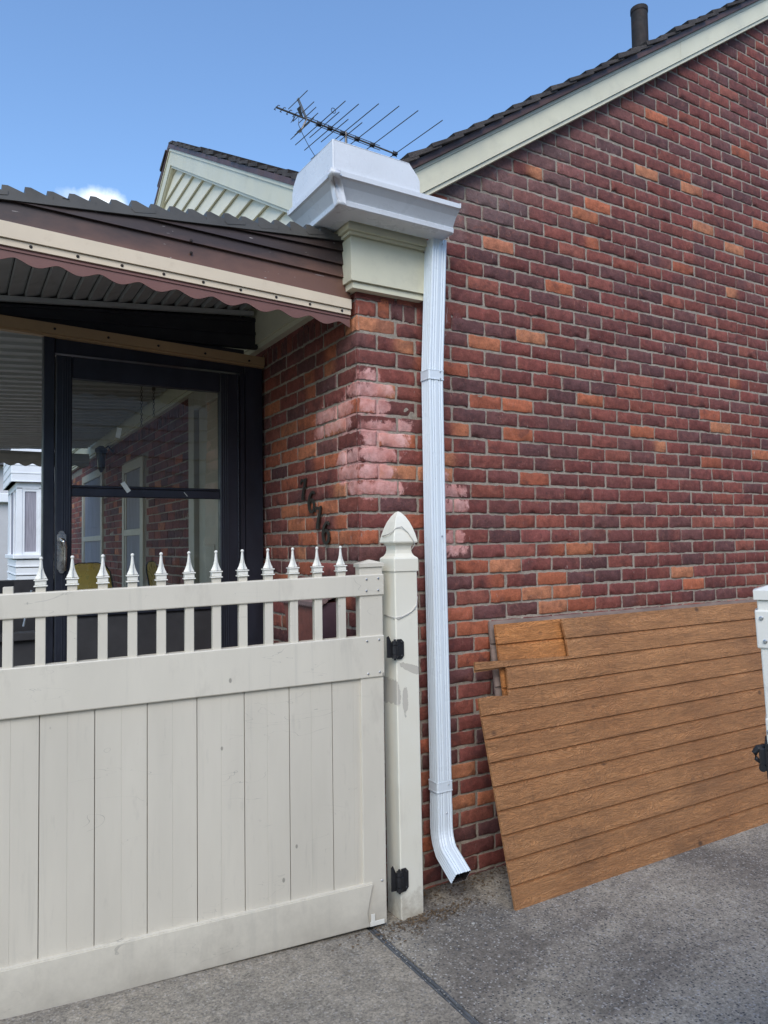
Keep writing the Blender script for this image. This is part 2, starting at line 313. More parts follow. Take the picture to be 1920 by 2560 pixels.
# ------------------------------------------------------------------ object helpers
def link(o): COL.objects.link(o); return o
def empty(name, loc, label, cat, group=None):
    o = link(bpy.data.objects.new(name, None)); o.location = loc; o.empty_display_size = .1
    o['label'] = label; o['category'] = cat
    if group: o['group'] = group
    return o
def wloc(o):
    v = Vector(o.location)
    while o.parent: o = o.parent; v += Vector(o.location)
    return v
def obj(name, bm, mats, parent=None, smooth=False, label=None):
    """mesh in world coordinates; parents here never rotate, so the offset is a plain translation"""
    me = bpy.data.meshes.new(name); bm.normal_update(); bm.to_mesh(me); bm.free()
    if not isinstance(mats, (list, tuple)): mats = [mats]
    for mm in mats: me.materials.append(mm if not isinstance(mm, str) else M[mm])
    if smooth:
        for p in me.polygons: p.use_smooth = True
    o = link(bpy.data.objects.new(name, me))
    if parent: o.parent = parent; o.location = -wloc(parent)
    if label: o['label'] = label
    return o
def pieces(name, bm, mats, parent=None, smooth=False, label=None):
    """one object per loose piece of bm"""
    bm.verts.index_update(); par = list(range(len(bm.verts)))
    def find(a):
        while par[a] != a: par[a] = par[par[a]]; a = par[a]
        return a
    for e in bm.edges:
        a, b = find(e.verts[0].index), find(e.verts[1].index)
        if a != b: par[a] = b
    groups = {}
    for f in bm.faces: groups.setdefault(find(f.verts[0].index), []).append(f)
    res = []
    for fs in groups.values():
        nb_ = bmesh.new(); mp = {}
        for f in fs:
            for v in f.verts:
                if v not in mp: mp[v] = nb_.verts.new(v.co)
            try: q = nb_.faces.new([mp[v] for v in f.verts]); q.material_index = f.material_index
            except ValueError: pass
        res.append(obj(name, nb_, mats, parent, smooth, label))
    bm.free(); return res[0]
def tag(o, label, cat, group=None):
    o['label'] = label; o['category'] = cat
    if group: o['group'] = group
    return o
def struct(o, kind='structure'): o['kind'] = kind; return o
def recentre(o):
    """move a one-mesh thing's origin to its base"""
    me = o.data; lo = [min(v.co[i] for v in me.vertices) for i in range(3)]; hi = [max(v.co[i] for v in me.vertices) for i in range(3)]
    c = Vector(((lo[0] + hi[0]) / 2, (lo[1] + hi[1]) / 2, lo[2]))
    return o
def box(bm, lo, hi, bev=0, fr=None, mi=0, seg=1):
    """box; fr = function mapping local to world"""
    r = bmesh.ops.create_cube(bm, size=1); vs_ = r['verts']
    for v in vs_: v.co = Vector([(lo[i] + hi[i]) / 2 + v.co[i] * (hi[i] - lo[i]) for i in range(3)])
    fs = set(f for v in vs_ for f in v.link_faces)
    if bev:
        es = list(set(e for v in vs_ for e in v.link_edges))
        r = bmesh.ops.bevel(bm, geom=es, offset=bev, segments=seg, affect='EDGES', profile=.5)
        fs = set(f for f in fs if f.is_valid) | set(r['faces']); vs_ = list(set(v for f in fs for v in f.verts))
    for f in fs:
        if f.is_valid: f.material_index = mi
    if fr:
        for v in vs_: v.co = fr(v.co)
    return vs_
def prism(bm, pts, a, b, f, mi=0, cap=True):
    """closed outline pts (2d) from depth a to depth b; f(u, v, d) -> world"""
    A = [bm.verts.new(f(u, v, a)) for u, v in pts]; B = [bm.verts.new(f(u, v, b)) for u, v in pts]
    n = len(pts); fs = []
    for i in range(n): fs.append(bm.faces.new((A[i], A[(i + 1) % n], B[(i + 1) % n], B[i])))
    if cap: fs.append(bm.faces.new(A[::-1])); fs.append(bm.faces.new(B))
    for q in fs: q.material_index = mi
    return fs
def fix(bm): bmesh.ops.recalc_face_normals(bm, faces=bm.faces[:]); return bm
def tube(bm, pts, r, n=8, cap=True):
    pts = [Vector(p) for p in pts]; rs = r if isinstance(r, (list, tuple)) else [r] * len(pts); rings = []
    for i, p in enumerate(pts):
        d = (pts[min(i + 1, len(pts) - 1)] - pts[max(i - 1, 0)]).normalized()
        a = d.cross(Vector((0, 0, 1)))
        if a.length < .05: a = d.cross(Vector((0, 1, 0)))
        a.normalize(); b = d.cross(a)
        rings.append([bm.verts.new(p + (a * math.cos(2 * math.pi * k / n) + b * math.sin(2 * math.pi * k / n)) * rs[i]) for k in range(n)])
    for i in range(len(rings) - 1):
        for k in range(n): bm.faces.new((rings[i][k], rings[i][(k + 1) % n], rings[i + 1][(k + 1) % n], rings[i + 1][k]))
    if cap: bm.faces.new(rings[0][::-1]); bm.faces.new(rings[-1])
def loft(bm, rings, cap=True, mi=0):
    rs = [[bm.verts.new(p) for p in r] for r in rings]; n = len(rs[0])
    for i in range(len(rs) - 1):
        for k in range(n):
            f = bm.faces.new((rs[i][k], rs[i][(k + 1) % n], rs[i + 1][(k + 1) % n], rs[i + 1][k])); f.material_index = mi
    if cap: bm.faces.new(rs[0][::-1]); bm.faces.new(rs[-1])
def NB(): return bmesh.new()
def screw(bm, p, nrm, r=.0045):
    nrm = Vector(nrm).normalized(); q = nrm.to_track_quat('Z', 'Y').to_matrix()
    loft(bm, [[Vector(p) + q @ Vector((math.cos(a) * rr, math.sin(a) * rr, h)) for a in [k * math.pi / 5 for k in range(10)]] for rr, h in ((r, -.001), (r, .0015), (r * .6, .003))])

# ------------------------------------------------------------------ ground
bm = NB(); box(bm, (-60, -60, -.4), (60, 60, -.02)); struct(obj('ground', bm, 'lawn'))
def slab(name, x0, x1, y0, y1, mat, z=0.):
    bm = NB(); nx, ny = 40, 40
    g_ = [[bm.verts.new((x0 + (x1 - x0) * i / nx, y0 + (y1 - y0) * j / ny, z)) for j in range(ny + 1)] for i in range(nx + 1)]
    for i in range(nx):
        for j in range(ny): bm.faces.new((g_[i][j], g_[i + 1][j], g_[i + 1][j + 1], g_[i][j + 1]))
    e = [ed for ed in bm.edges if ed.is_boundary]
    r = bmesh.ops.extrude_edge_only(bm, edges=e)
    for v in [x for x in r['geom'] if isinstance(x, bmesh.types.BMVert)]: v.co.z -= .03
    return struct(obj(name, bm, mat))
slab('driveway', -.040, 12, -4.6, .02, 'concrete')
slab('path', -14, -.070, -4.6, 10.5, 'concrete2')
bm = NB()                                                     # joint with two filler strips
box(bm, (-.075, -4.6, -.03), (-.035, .02, -.009))
for xx, r_ in ((-.062, .005), (-.047, .006)):
    tube(bm, [(xx + random.uniform(-.002, .002), -4.6 + k * .12, -.005 + random.uniform(-.001, .0015)) for k in range(38)], r_, 6)
struct(obj('joint', bm, 'joint'))

# ------------------------------------------------------------------ brick house
H = .07; ZB = 1.553; WA = .1967; WB = .2167
house = empty('brick_house', (0, 0, 0), 'red and maroon brick house with a sloping gable end and cream trim', 'house')
OA = [(0.97,3.35),(2.70,3.89),(1.85,3.55),(2.12,3.62),(1.37,3.21),(2.34,3.33),(2.91,3.45),(1.36,3.08),(2.61,3.25),(2.15,3.05),(2.63,2.97),(0.52,2.29),(1.39,2.21),(2.71,2.40),(0.69,2.15),(0.51,2.00),(0.88,2.00),(1.81,2.06),(2.47,2.13),(1.87,2.00),(2.39,1.92),(0.98,1.77),(1.08,1.43),(1.25,1.43),(0.60,1.37),(0.76,1.30),(1.01,1.29),(0.83,1.22),(0.57,1.07),(0.52,0.99),(0.44,3.09),(2.83,1.99),(0.99,2.50),(0.54,1.85),(2.09,1.28),(0.20,2.37),(0.28,2.29),(0.17,2.15),(0.26,1.94),(0.25,1.80),(0.24,1.58),(0.04,1.51)]
OB = [(0.31,2.37),(0.19,2.30),(0.42,2.29),(0.52,2.23),(0.57,2.08),(0.40,1.87),(0.19,1.86),(0.77,2.01),(0.83,2.09),(0.91,2.21),(0.18,1.72),(0.52,1.65),(0.29,1.65),(0.62,1.58),(0.41,1.58),(0.21,1.58),(0.55,1.51),(0.30,1.51),(0.07,1.51),(0.62,1.44),(0.52,1.36),(0.06,1.22),(1.01,1.86)]
PA = [(0.05,2.20),(0.02,2.15),(0.09,2.15),(0.12,2.15),(0.05,2.09),(0.10,2.09),(0.06,1.98),(0.13,1.98),(0.22,1.99),(0.07,1.94),(0.15,1.94),(0.20,1.94),(0.07,1.87),(0.14,1.87),(0.04,1.80),(0.12,1.80),(0.04,1.72),(0.12,1.73),(0.17,1.73),(0.40,1.78),(0.42,1.72),(0.49,1.72),(0.42,1.65),(0.51,1.66),(0.43,1.51),(0.50,1.51),(0.42,1.47),(0.50,1.47)]
PB = [(0.03,2.15),(0.10,2.09),(0.16,2.08),(0.26,2.08),(0.36,2.08),(0.12,2.02),(0.20,2.02),(0.37,2.01),(0.28,2.02),(0.03,1.86),(0.14,1.86),(0.06,1.79),(0.14,1.79),(0.04,1.73),(0.02,1.86)]
C_MAR = [(.195, .057, .045), (.165, .050, .042), (.215, .066, .050), (.155, .053, .046), (.18, .058, .048)]
C_PUR = [(.136, .056, .052), (.118, .051, .049), (.145, .060, .054)]
C_RED = [(.235, .070, .048), (.27, .088, .062), (.21, .065, .055)]
C_ORA = [(.43, .150, .075), (.39, .120, .060), (.46, .185, .095), (.34, .100, .055)]
def row_of(z): return math.floor((z - ZB) / H)
wbm = NB(); lc = wbm.verts.layers.float_color.new('col'); lp = wbm.verts.layers.float.new('pink'); le = wbm.verts.layers.float.new('rim')
def pinkf(u, z, pts):
    t = 0
    for a, b in pts:
        d = ((u - a) / .080) ** 2 + ((z - b) / .050) ** 2
        t = max(t, 1.25 * math.exp(-d * .8))
    return t - .35
def brick(f, u0, u1, z0, z1, c0, c1, hi, pts, corner=False, rgh=1.0):
    """one brick face; f(u, z, d) gives the world point, d outwards"""
    off = random.gauss(0, .0011); tl = random.gauss(0, .0010); tw = random.gauss(0, .0018)
    zoff = random.gauss(0, .0010); chip = random.random() < .45; chi = random.randint(1, 9); chj = random.choice((0, 4))
    g_ = []
    us = [u0 + (u1 - u0) * t for t in ([0, .018, .13, .26, .38, .5, .62, .74, .87, .982, 1] if hi else [0, 1])]
    zs = [z0 + (z1 - z0) * t for t in ([0, .055, .5, .945, 1] if hi else [0, 1])]
    for i, u in enumerate(us):
        col = []
        for j, z in enumerate(zs):
            uu, zz, d = u, z + zoff, off + tl * (i / len(us) - .5) + tw * (j / len(zs) - .5)
            eu = i in (0, len(us) - 1); ez = j in (0, len(zs) - 1)
            if corner and i == 0: eu = False; d = 0.001
            if hi:
                if ez: zz += random.gauss(0, .0017) * rgh; d -= .0016
                if eu: uu += random.gauss(0, .0016) * rgh; d -= .0016
                if eu and ez: d -= .001; zz += random.uniform(.0, .0025) * (1 if j == 0 else -1); uu += random.uniform(.0, .0015) * (1 if i == 0 else -1)
                if not eu and not ez: d += random.gauss(0, .0008)
                if chip and j == chj and i == chi: zz += .005 * (1 if j == 0 else -1); d -= .002
            v = wbm.verts.new(f(uu, zz, d)); t = (u - u0) / (u1 - u0); t = min(1, max(0, (t - .35) / .3))
            v[lc] = tuple(c0[k] * (1 - t) + c1[k] * t for k in range(3)) + (1,); v[lp] = pinkf(u, z, pts) if pts else -.35; v[le] = 1. if (eu or ez) and hi else (.15 if not hi else 0.)
            col.append(v)
        g_.append(col)
    n_, k_ = len(us) - 1, len(zs) - 1
    for i in range(n_):
        for j in range(k_):
            q = wbm.faces.new((g_[i][j], g_[i + 1][j], g_[i + 1][j + 1], g_[i][j + 1])); q.smooth = hi
    ring = [g_[i][0] for i in range(n_ + 1)] + [g_[n_][j] for j in range(1, k_ + 1)] + [g_[i][k_] for i in range(n_ - 1, -1, -1)] + [g_[0][j] for j in range(k_ - 1, 0, -1)]
    back = []
    for v in ring:
        b_ = wbm.verts.new(v.co - (f(0, 0, .014) - f(0, 0, 0))); b_[lc] = v[lc]; b_[lp] = v[lp]; b_[le] = 1; back.append(b_)
    for i in range(len(ring)):
        k = (i + 1) % len(ring); wbm.faces.new((ring[i], back[i], back[k], ring[k]))
FA = lambda u, z, d: Vector((u, -d, z))
FB = lambda u, z, d: Vector((-d, u, z))
def pick(u, z, wall, oset, key):
    if key in oset:
        c = random.choice(C_ORA); return (c, c) if random.random() < .62 else random.choice([(c, random.choice(C_MAR)), (random.choice(C_MAR), c)])
    r = random.random()
    if wall == 'B':
        if r < .22: c = random.choice(C_PUR)
        elif r < .50: c = random.choice(C_RED)
        elif r < .58: c = random.choice(C_ORA)
        else: c = random.choice(C_MAR)
    else:
        ora = .11 if (z < 1.5 and u < 1.0) else .020; red = .22 if z < 1.6 else .10
        if u > 1.5 and z < 2.5: ora = .05; red = .16
        if r < ora: c = random.choice(C_ORA)
        elif r < ora + red: c = random.choice(C_RED)
        elif r < ora + red + .20: c = random.choice(C_PUR)
        else: c = random.choice(C_MAR)
    if z > 2.85 and wall == 'A':                               # lime bloom under the rake near the corner
        k = max(0, 1 - abs((z - 2.9) - .67 * (u - .2)) / .45) * max(0, 1.15 - u / 1.7)
        c = tuple(c[i] * (1 - .55 * k) + (.24, .20, .19)[i] * .55 * k for i in range(3))
    k = random.uniform(.94, 1.20); c = tuple(x * k for x in c)
    c2 = c
    if random.random() < .2: q = random.choice(C_RED + C_MAR + C_PUR); c2 = tuple((a + b) / 2 for a, b in zip(c, q))
    return c, c2
def cells(key_u, z, W, even_long_full):
    pass
oa = set(); ob = set()
def idxA(u, r): return math.floor(u / WA) if r % 2 == 0 else math.floor((u + WA / 2) / WA)
def idxB(u, r): return math.floor((u + WB / 2) / WB) if r % 2 == 0 else math.floor((u + .024) / WB)
for u, z in OA: r = row_of(z); oa.add((r, idxA(u, r)))
for u, z in OB: r = row_of(z); ob.add((r, idxB(u, r)))
J = .0053
def skip(y, z):
    for a, b, c, d in WINS:
        if y + .03 > a and y - .03 < b and c < z < d: return True
    return False
WINS = [(1.35, 2.43, 0, 2.56), (3.93, 4.83, .85, 2.3), (5.95, 7.40, .85, 2.4)]
roofz = lambda x: 3.031 + .669 * (x - .324)                    # lower edge of the rake board
XR = 5.0
def topA(x): return roofz(x) if x < XR else roofz(2 * XR - x)
random.seed(21)
rows = range(row_of(.0) - 1, row_of(6.4))
for r in rows:
    z0 = ZB + r * H + J; z1 = ZB + (r + 1) * H - J
    if z1 < .005: continue
    # side wall
    k = 0
    while True:
        if r % 2 == 0: a, b = k * WA, (k + 1) * WA
        else: a, b = (0 if k == 0 else (k - .5) * WA), (k + .5) * WA
        k += 1
        if a > 9.8: break
        if z0 > topA(max(a, .0) if a < XR else b) + .12 and z0 > 2.7: 
            if a > XR: break
            continue
        if topA(b if a < XR else a) + .06 < z0 and z0 > 2.7: continue
        if r == 13 and a < .4 and k > 1: continue             # soldier bricks under the frieze box
        u0 = a + (J if a > 0 else 0) + random.gauss(0, .0012); u1 = b - J + random.gauss(0, .0012)
        if a == 0: u0 = 0
        c0, c1 = pick(a, z0, 'A', oa, (r, idxA((a + b) / 2, r)))
        brick(FA, u0, u1, z0, z1, c0, c1, a < 3.6, PA if (a < .6 and 1.3 < z0 < 2.3) else None, corner=(a == 0))
        if a == 0: cc = (c0, c1)
    # front wall
    if z0 > 2.62: continue
    k = 0
    while True:
        if r % 2 == 0: a, b = (0 if k == 0 else (k - .5) * WB), (k + .5) * WB
        else: a, b = (0 if k == 0 else k * WB - .024), (k + 1) * WB - .024
        k += 1
        if a > 8.6: break
        if skip((a + b) / 2, (z0 + z1) / 2): continue
        if r == 13 and k > 1: continue
        c0, c1 = pick(a, z0, 'B', ob, (r, idxB((a + b) / 2, r)))
        if a == 0: c0, c1 = cc[0], c1 if (r, 0) in ob else cc[0]
        brick(FB, (a + J if a else 0) + random.gauss(0, .001) * (a > 0), b - J, z0, z1, c0, c1, a < 3, PB if (a < .5 and 1.65 < z0 < 2.2) else None, corner=(a == 0))
# soldier course: short upright bricks
z0 = ZB + 13 * H + J; z1 = z0 + .085
for k in range(7): 
    u = .102 + k * .0665; c = [C_ORA[1], C_PUR[0], C_PUR[2]][k] if k < 3 else random.choice(C_MAR)
    brick(FA, u + J, u + .0665 - J, z0, z1, c, c, True, None)
for k in range(110):
    u = .215 + k * .0665; c = random.choice(C_MAR + C_RED + C_PUR)
    if u > 8.5 or skip(u, 2.55): continue
    brick(FB, u + J, u + .0665 - J, z0, z1, c, c, k < 40, None)
bmesh.ops.recalc_face_normals(wbm, faces=wbm.faces[:])
for f_ in wbm.faces: f_.material_index = 0
# mortar bed and core of the house
MD = .0042
prof = [(MD, -.3), (MD, roofz(MD) + .08), (XR, roofz(XR) + .08), (2 * XR - MD, roofz(MD) + .08), (2 * XR - MD, -.3)]
prism(wbm, prof, MD, 8.6, lambda u, v, d: Vector((u, d, v)), mi=1)
wall = obj('wall', wbm, ['brick', 'mortar'], house)

# roof of the side gable, stepped shingle courses whose edges show along the rake
roof = None
bm = NB()
def roof_side(bm, base, axis_u, axis_v, wlen, slope_len, n_out, rows_n, exposure=.145, jit=.006):
    """rows of overlapping shingle strips: axis_u runs along the eave, axis_v up the slope"""
    for i in range(rows_n):
        s0 = i * exposure; s1 = min(s0 + exposure * 1.35, slope_len)
        if s0 >= slope_len: break
        e0 = random.uniform(-jit, jit) * 1.5; t0 = .020 + random.uniform(-.004, .006); lift = .014
        P0 = base + axis_v * s0 + axis_u * e0
        q = [P0 + n_out * lift, P0 + n_out * (lift + t0), P0 + axis_v * (s1 - s0) + n_out * (.004 + t0 * .4), P0 + axis_v * (s1 - s0)]
        A_ = [bm.verts.new(p) for p in q]; B_ = [bm.verts.new(p + axis_u * (wlen)) for p in q]
        for k in range(4): bm.faces.new((A_[k], A_[(k + 1) % 4], B_[(k + 1) % 4], B_[k]))
        bm.faces.new(A_[::-1]); bm.faces.new(B_)
vs1 = Vector((1, 0, .669)).normalized(); nn = Vector((-.669, 0, 1)).normalized()
zt = lambda x: 3.168 + .672 * (x - .25)
roof_side(bm, Vector((-.14, -.105, zt(-.14) - .012)), Vector((0, 1, 0)), vs1, 8.75, (XR + .14) * 1.205, nn, 46)
vs2 = Vector((-1, 0, .669)).normalized(); nn2 = Vector((.669, 0, 1)).normalized()
roof_side(bm, Vector((2 * XR + .14, -.105, zt(-.14) - .012)), Vector((0, 1, 0)), vs2, 8.75, (XR + .14) * 1.205, nn2, 46)
# cross gable over the front
YA, ZA = 2.85, 4.615; SL = .5635
vs3 = Vector((0, 1, SL)).normalized(); nn3 = Vector((0, -SL, 1)).normalized(); y_lo = .1
L3 = (YA - y_lo) * math.sqrt(1 + SL * SL)
roof_side(bm, Vector((-.065, y_lo, ZA - SL * (YA - y_lo) - .035)), Vector((1, 0, 0)), vs3, 3.6, L3, nn3, 30, jit=.008)
vs4 = Vector((0, -1, SL)).normalized(); nn4 = Vector((0, SL, 1)).normalized()
roof_side(bm, Vector((-.065, 2 * YA - y_lo, ZA - SL * (YA - y_lo) - .035)), Vector((1, 0, 0)), vs4, 3.6, L3, nn4, 30, jit=.008)
roof = obj('roof', fix(bm), 'shingle', house)
bm = NB(); tube(bm, [(3.085, 1.0, 4.9), (3.083, 1.0, 5.2), (3.08, 1.0, 5.6)], .062, 20, cap=False)
tube(bm, [(3.08, 1.0, 5.58), (3.08, 1.0, 5.595)], .052, 20); tube(bm, [(3.08, 1., 5.57), (3.08, 1., 5.604)], .066, 20, cap=False)
obj('vent_pipe', bm, 'ventpipe', roof, True)

# cream rake board on the side gable, with its brown drip edge and a joint
def rake(bm, y0, y1, dz0, dz1, xa, xb, mi=0):
    q = [(xa, roofz(xa) + dz0), (xb, roofz(xb) + dz0), (xb, roofz(xb) + dz1), (xa, roofz(xa) + dz1)]
    prism(bm, q, y0, y1, lambda u, v, d: Vector((u, d, v)), mi)
for xa, xb in ((.10, 2.117), (2.119, XR)):
    bm = NB(); rake(bm, -.060, .0, .018, .125, xa, xb); rake(bm, -.066, .0, .126, .142, xa, xb); rake(bm, -.052, .002, -.004, .016, xa, xb)
    pieces('rake_board', fix(bm), 'cream', house)
bm = NB(); rake(bm, -.060, .0, .018, .14, -1, -.9) if False else None
q = [(2 * XR - .1, roofz(.1) + .0), (XR, roofz(XR)), (XR, roofz(XR) + .14), (2 * XR - .1, roofz(.1) + .14)]
prism(bm, q, -.06, .0, lambda u, v, d: Vector((u, d, v))); pieces('rake_board', fix(bm), 'cream', house)
bm = NB(); rake(bm, -.085, .02, .144, .176, .02, XR)
q = [(2 * XR + .1, roofz(-.1) + .144), (XR, roofz(XR) + .144), (XR, roofz(XR) + .176), (2 * XR + .1, roofz(-.1) + .176)]
prism(bm, q, -.085, .02, lambda u, v, d: Vector((u, d, v))); pieces('drip_edge', fix(bm), 'trimbrown', house)

# front cross gable: lap siding, wide frieze, strip, drip edge
gz = lambda y: ZA - SL * abs(y - YA)                             # top of the shingles
bm = NB(); pitch = .131; zb = 2.80; k = 0
zz = 3.322 - 4 * pitch
while zz < 4.5:
    lim = gz(YA) - .225
    z1 = min(zz + pitch, lim)
    def half(z): return (gz(YA) - .215 - z) / SL
    h0, h1 = max(0, half(zz)), max(0.0, half(z1))
    if h0 > .02:
        y0a, y0b, y1a, y1b = YA - h0, YA + h0, YA - h1, YA + h1
        X0, X1 = -.028, -.012                                  # laps: proud at the bottom, back at the top
        a = [bm.verts.new(p) for p in ((X0, y0a, zz), (X0, y0b, zz), (X1, y1b, z1), (X1, y1a, z1))]; bm.faces.new(a)
        b_ = [bm.verts.new(p) for p in ((X0, y0a, zz), (X0, y0b, zz), (X1, y0b, zz + .001), (X1, y0a, zz + .001))]; bm.faces.new(b_[::-1])
    zz += pitch
prism(bm, [(.06, 2.85), (2 * YA - .06, 2.85), (2 * YA - .06, gz(.06) - .06), (YA, gz(YA) - .06), (.06, gz(.06) - .06)], -.008, 3.0, lambda u, v, d: Vector((d, u, v)))
obj('gable_siding', fix(bm), 'cream2', house)
def grake(bm, t0, t1, x0, x1):
    for s in (-1, 1):
        yl = YA + s * 2.80
        q = [(YA, gz(YA) - t1), (YA, gz(YA) - t0), (yl, gz(yl) - t0), (yl, gz(yl) - t1)]
        prism(bm, q, x0, x1, lambda u, v, d: Vector((d, u, v)))
bm = NB(); grake(bm, .088, .198, -.050, -.008); grake(bm, .200, .216, -.042, -.008); pieces('frieze_board', fix(bm), 'cream', house)
bm = NB(); grake(bm, .066, .087, -.056, -.008); pieces('frieze_strip', fix(bm), 'cream', house)
bm = NB(); grake(bm, .032, .065, -.062, .0); pieces('drip_edge', fix(bm), 'trimbrown', house)

# frieze box wrapping the corner under the eaves
bm = NB()
def wrap(bm, o, z0, z1, xe=.318, ye=8.6):
    q = [(.0, -.0), (xe, -.0), (xe, -o), (-o, -o), (-o, ye), (0, ye)]
    prism(bm, q, z0, z1, lambda u, v, d: Vector((u, v, d)))
wrap(bm, .050, 2.590, 2.772); wrap(bm, .060, 2.780, 2.792); wrap(bm, .072, 2.794, 2.850); wrap(bm, .038, 2.562, 2.588); wrap(bm, .045, 2.773, 2.779)
pieces('frieze_box', fix(bm), 'cream', house)
bm = NB(); box(bm, (-.10, -.04, 2.852), (.1, 8.6, 2.93)); box(bm, (-.08, -.085, 2.852), (.33, .0, 2.90)); pieces('eave_board', bm, 'cream', house)

# windows and the front door on the porch side
def casing(par, y0, y1, z0, z1, w_, mat, x=-.02):
    bm = NB()
    box(bm, (x, y0, z0), (.02, y0 + w_, z1), .003); box(bm, (x, y1 - w_, z0), (.02, y1, z1), .003)
    box(bm, (x + .001, y0 + w_, z1 - w_), (.02, y1 - w_, z1), .003)
    return obj('frame', bm, mat, par)
def window(y0, y1, z0, z1, rail, curtain=True):
    bm = NB(); box(bm, (-.004, y0 + .05, z0 + .05), (.004, y1 - .05, z1 - .05))
    wn = obj('window', bm, 'darkglass' if not curtain else 'curtain', house)
    casing(wn, y0, y1, z0, z1, .09, 'beigetrim')
    bm = NB(); box(bm, (-.018, y0 + .09, rail - .03), (.0, y1 - .09, rail + .03), .003); box(bm, (-.05, y0 - .03, z0 - .03), (.02, y1 + .03, z0 + .04), .004)
    for yy in (y0 + .10, y1 - .15): box(bm, (-.014, yy, z0 + .05), (.0, yy + .045, z1 - .1), .002)
    obj('sill', bm, 'beigetrim', wn)
window(3.93, 4.83, .85, 2.3, 1.63); window(5.95, 7.40, .85, 2.4, 1.60)
bm = NB(); box(bm, (-.006, 1.45, .12), (.01, 2.27, 2.46), .002)
for a in ((.3, .95), (1.1, 1.5)):
    box(bm, (-.012, 1.56, a[0]), (-.004, 1.82, a[1]), .003); box(bm, (-.012, 1.92, a[0]), (-.004, 2.17, a[1]), .003)
fd = obj('door', bm, 'beigetrim', house, label='white panelled front door in the beige casing')
casing(fd, 1.35, 2.43, 0, 2.56, .13, 'beigetrim', -.035)

# ------------------------------------------------------------------ gutter at the corner
gut = empty('rain_gutter', (-.235, -.25, 2.82), 'short new white gutter wrapping the roof corner above the downspout', 'gutter')
# K-style profile: (distance out from the back, height)
gp = [(.0, .105), (.0, .0), (.097, .0), (.1035, .003), (.105, .020), (.1005, .0245), (.110, .048), (.148, .082), (.158, .086), (.159, .105), (.150, .108), (.150, .100), (.146, .090), (.098, .022), (.094, .006), (.006, .006), (.006, .105)]
bk = (-.077, -.092); z_g = 2.818
def gpt(o, h, leg, t):
    # leg 0 runs along +x at the side, leg 1 along +y at the front; corner mitred
    if leg == 0: return Vector((t, bk[1] - o, z_g + h))
    return Vector((bk[0] - o, t, z_g + h + .012 * max(0, t + .25)))
bm = NB()
secs = [[gpt(o, h, 0, .372) for o, h in gp], [gpt(o, h, 0, .15) for o, h in gp], [Vector((bk[0] - o, bk[1] - o, z_g + h)) for o, h in gp], [gpt(o, h, 1, .05) for o, h in gp], [gpt(o, h, 1, .175) for o, h in gp]]
loft(bm, secs, cap=False)
obj('trough', fix(bm), 'gutter', gut)
bm = NB()
for sec, dv in ((secs[0], Vector((1, 0, 0))), (secs[-1], Vector((0, 1, 0)))):
    q = [sec[i] for i in (0, 1, 2, 3, 4, 5, 6, 7, 8, 9)]; c_ = sum(q, Vector()) / len(q)
    q = [c_ + (p - c_) * 1.035 for p in q]
    a = [bm.verts.new(p + dv * .001) for p in q]; b_ = [bm.verts.new(p - dv * .006) for p in q]
    bm.faces.new(a); 
    for i in range(len(q)): bm.faces.new((a[i], a[(i + 1) % len(q)], b_[(i + 1) % len(q)], b_[i]))
pieces('end_cap', fix(bm), 'gutter', gut)
# corner strip folded over the mitre
bm = NB(); idx = (9, 8, 7, 6, 5, 4, 3, 2)
st = []
for (dx, dy) in ((.036, 0), (.018, 0), (.0, 0), (0, .018), (0, .036)):
    row = []
    for i in idx:
        o, h = gp[i]; o += .0042 + (.0018 * math.sin(i * 2.3 + dx * 90 + dy * 120)); row.append(Vector((bk[0] - o + dx, bk[1] - o + dy, z_g + h - (.001 if i < 3 else 0))))
    st.append(row)
loft(bm, st, cap=False); obj('corner_strip', fix(bm), 'gutter', gut, True)
# splash guard: a folded sheet standing in the trough corner
bm = NB(); lx, ly = bk[0] - .150, bk[1] - .150; zt0 = 2.915; th = .0018
outA = [(lx, zt0), (lx, 3.034), (lx + .006, 3.044), (.122, 3.037), (.160, 2.995), (.171, 2.975), (.171, zt0)]
prism(bm, outA, ly, ly + th, lambda u, v, d: Vector((u, d, v)))
outB = [(ly, zt0), (ly, 3.034), (ly + .006, 3.044), (.09, 3.055), (.130, 3.020), (.145, 2.99), (.145, zt0 + .005)]
prism(bm, outB, lx, lx + th, lambda u, v, d: Vector((d, u, v)))
tube(bm, [(lx + .002, ly + .002, zt0), (lx + .002, ly + .002, 3.042)], .004, 8)
tube(bm, [(lx + .002, ly + .001, 3.043), (.122, ly + .001, 3.037)], .0022, 6); tube(bm, [(lx + .001, ly + .002, 3.043), (lx + .001, .09, 3.055)], .0022, 6)
obj('splash_guard', fix(bm), 'gutter', gut)
bm = NB()
for p, n_ in (((lx + .028, ly - .0095, 2.905), (0, -1, 0)), ((lx - .0095, ly + .03, 2.903), (-1, 0, 0))): screw(bm, p, n_, .004)
pieces('screw', bm, 'screw', gut)

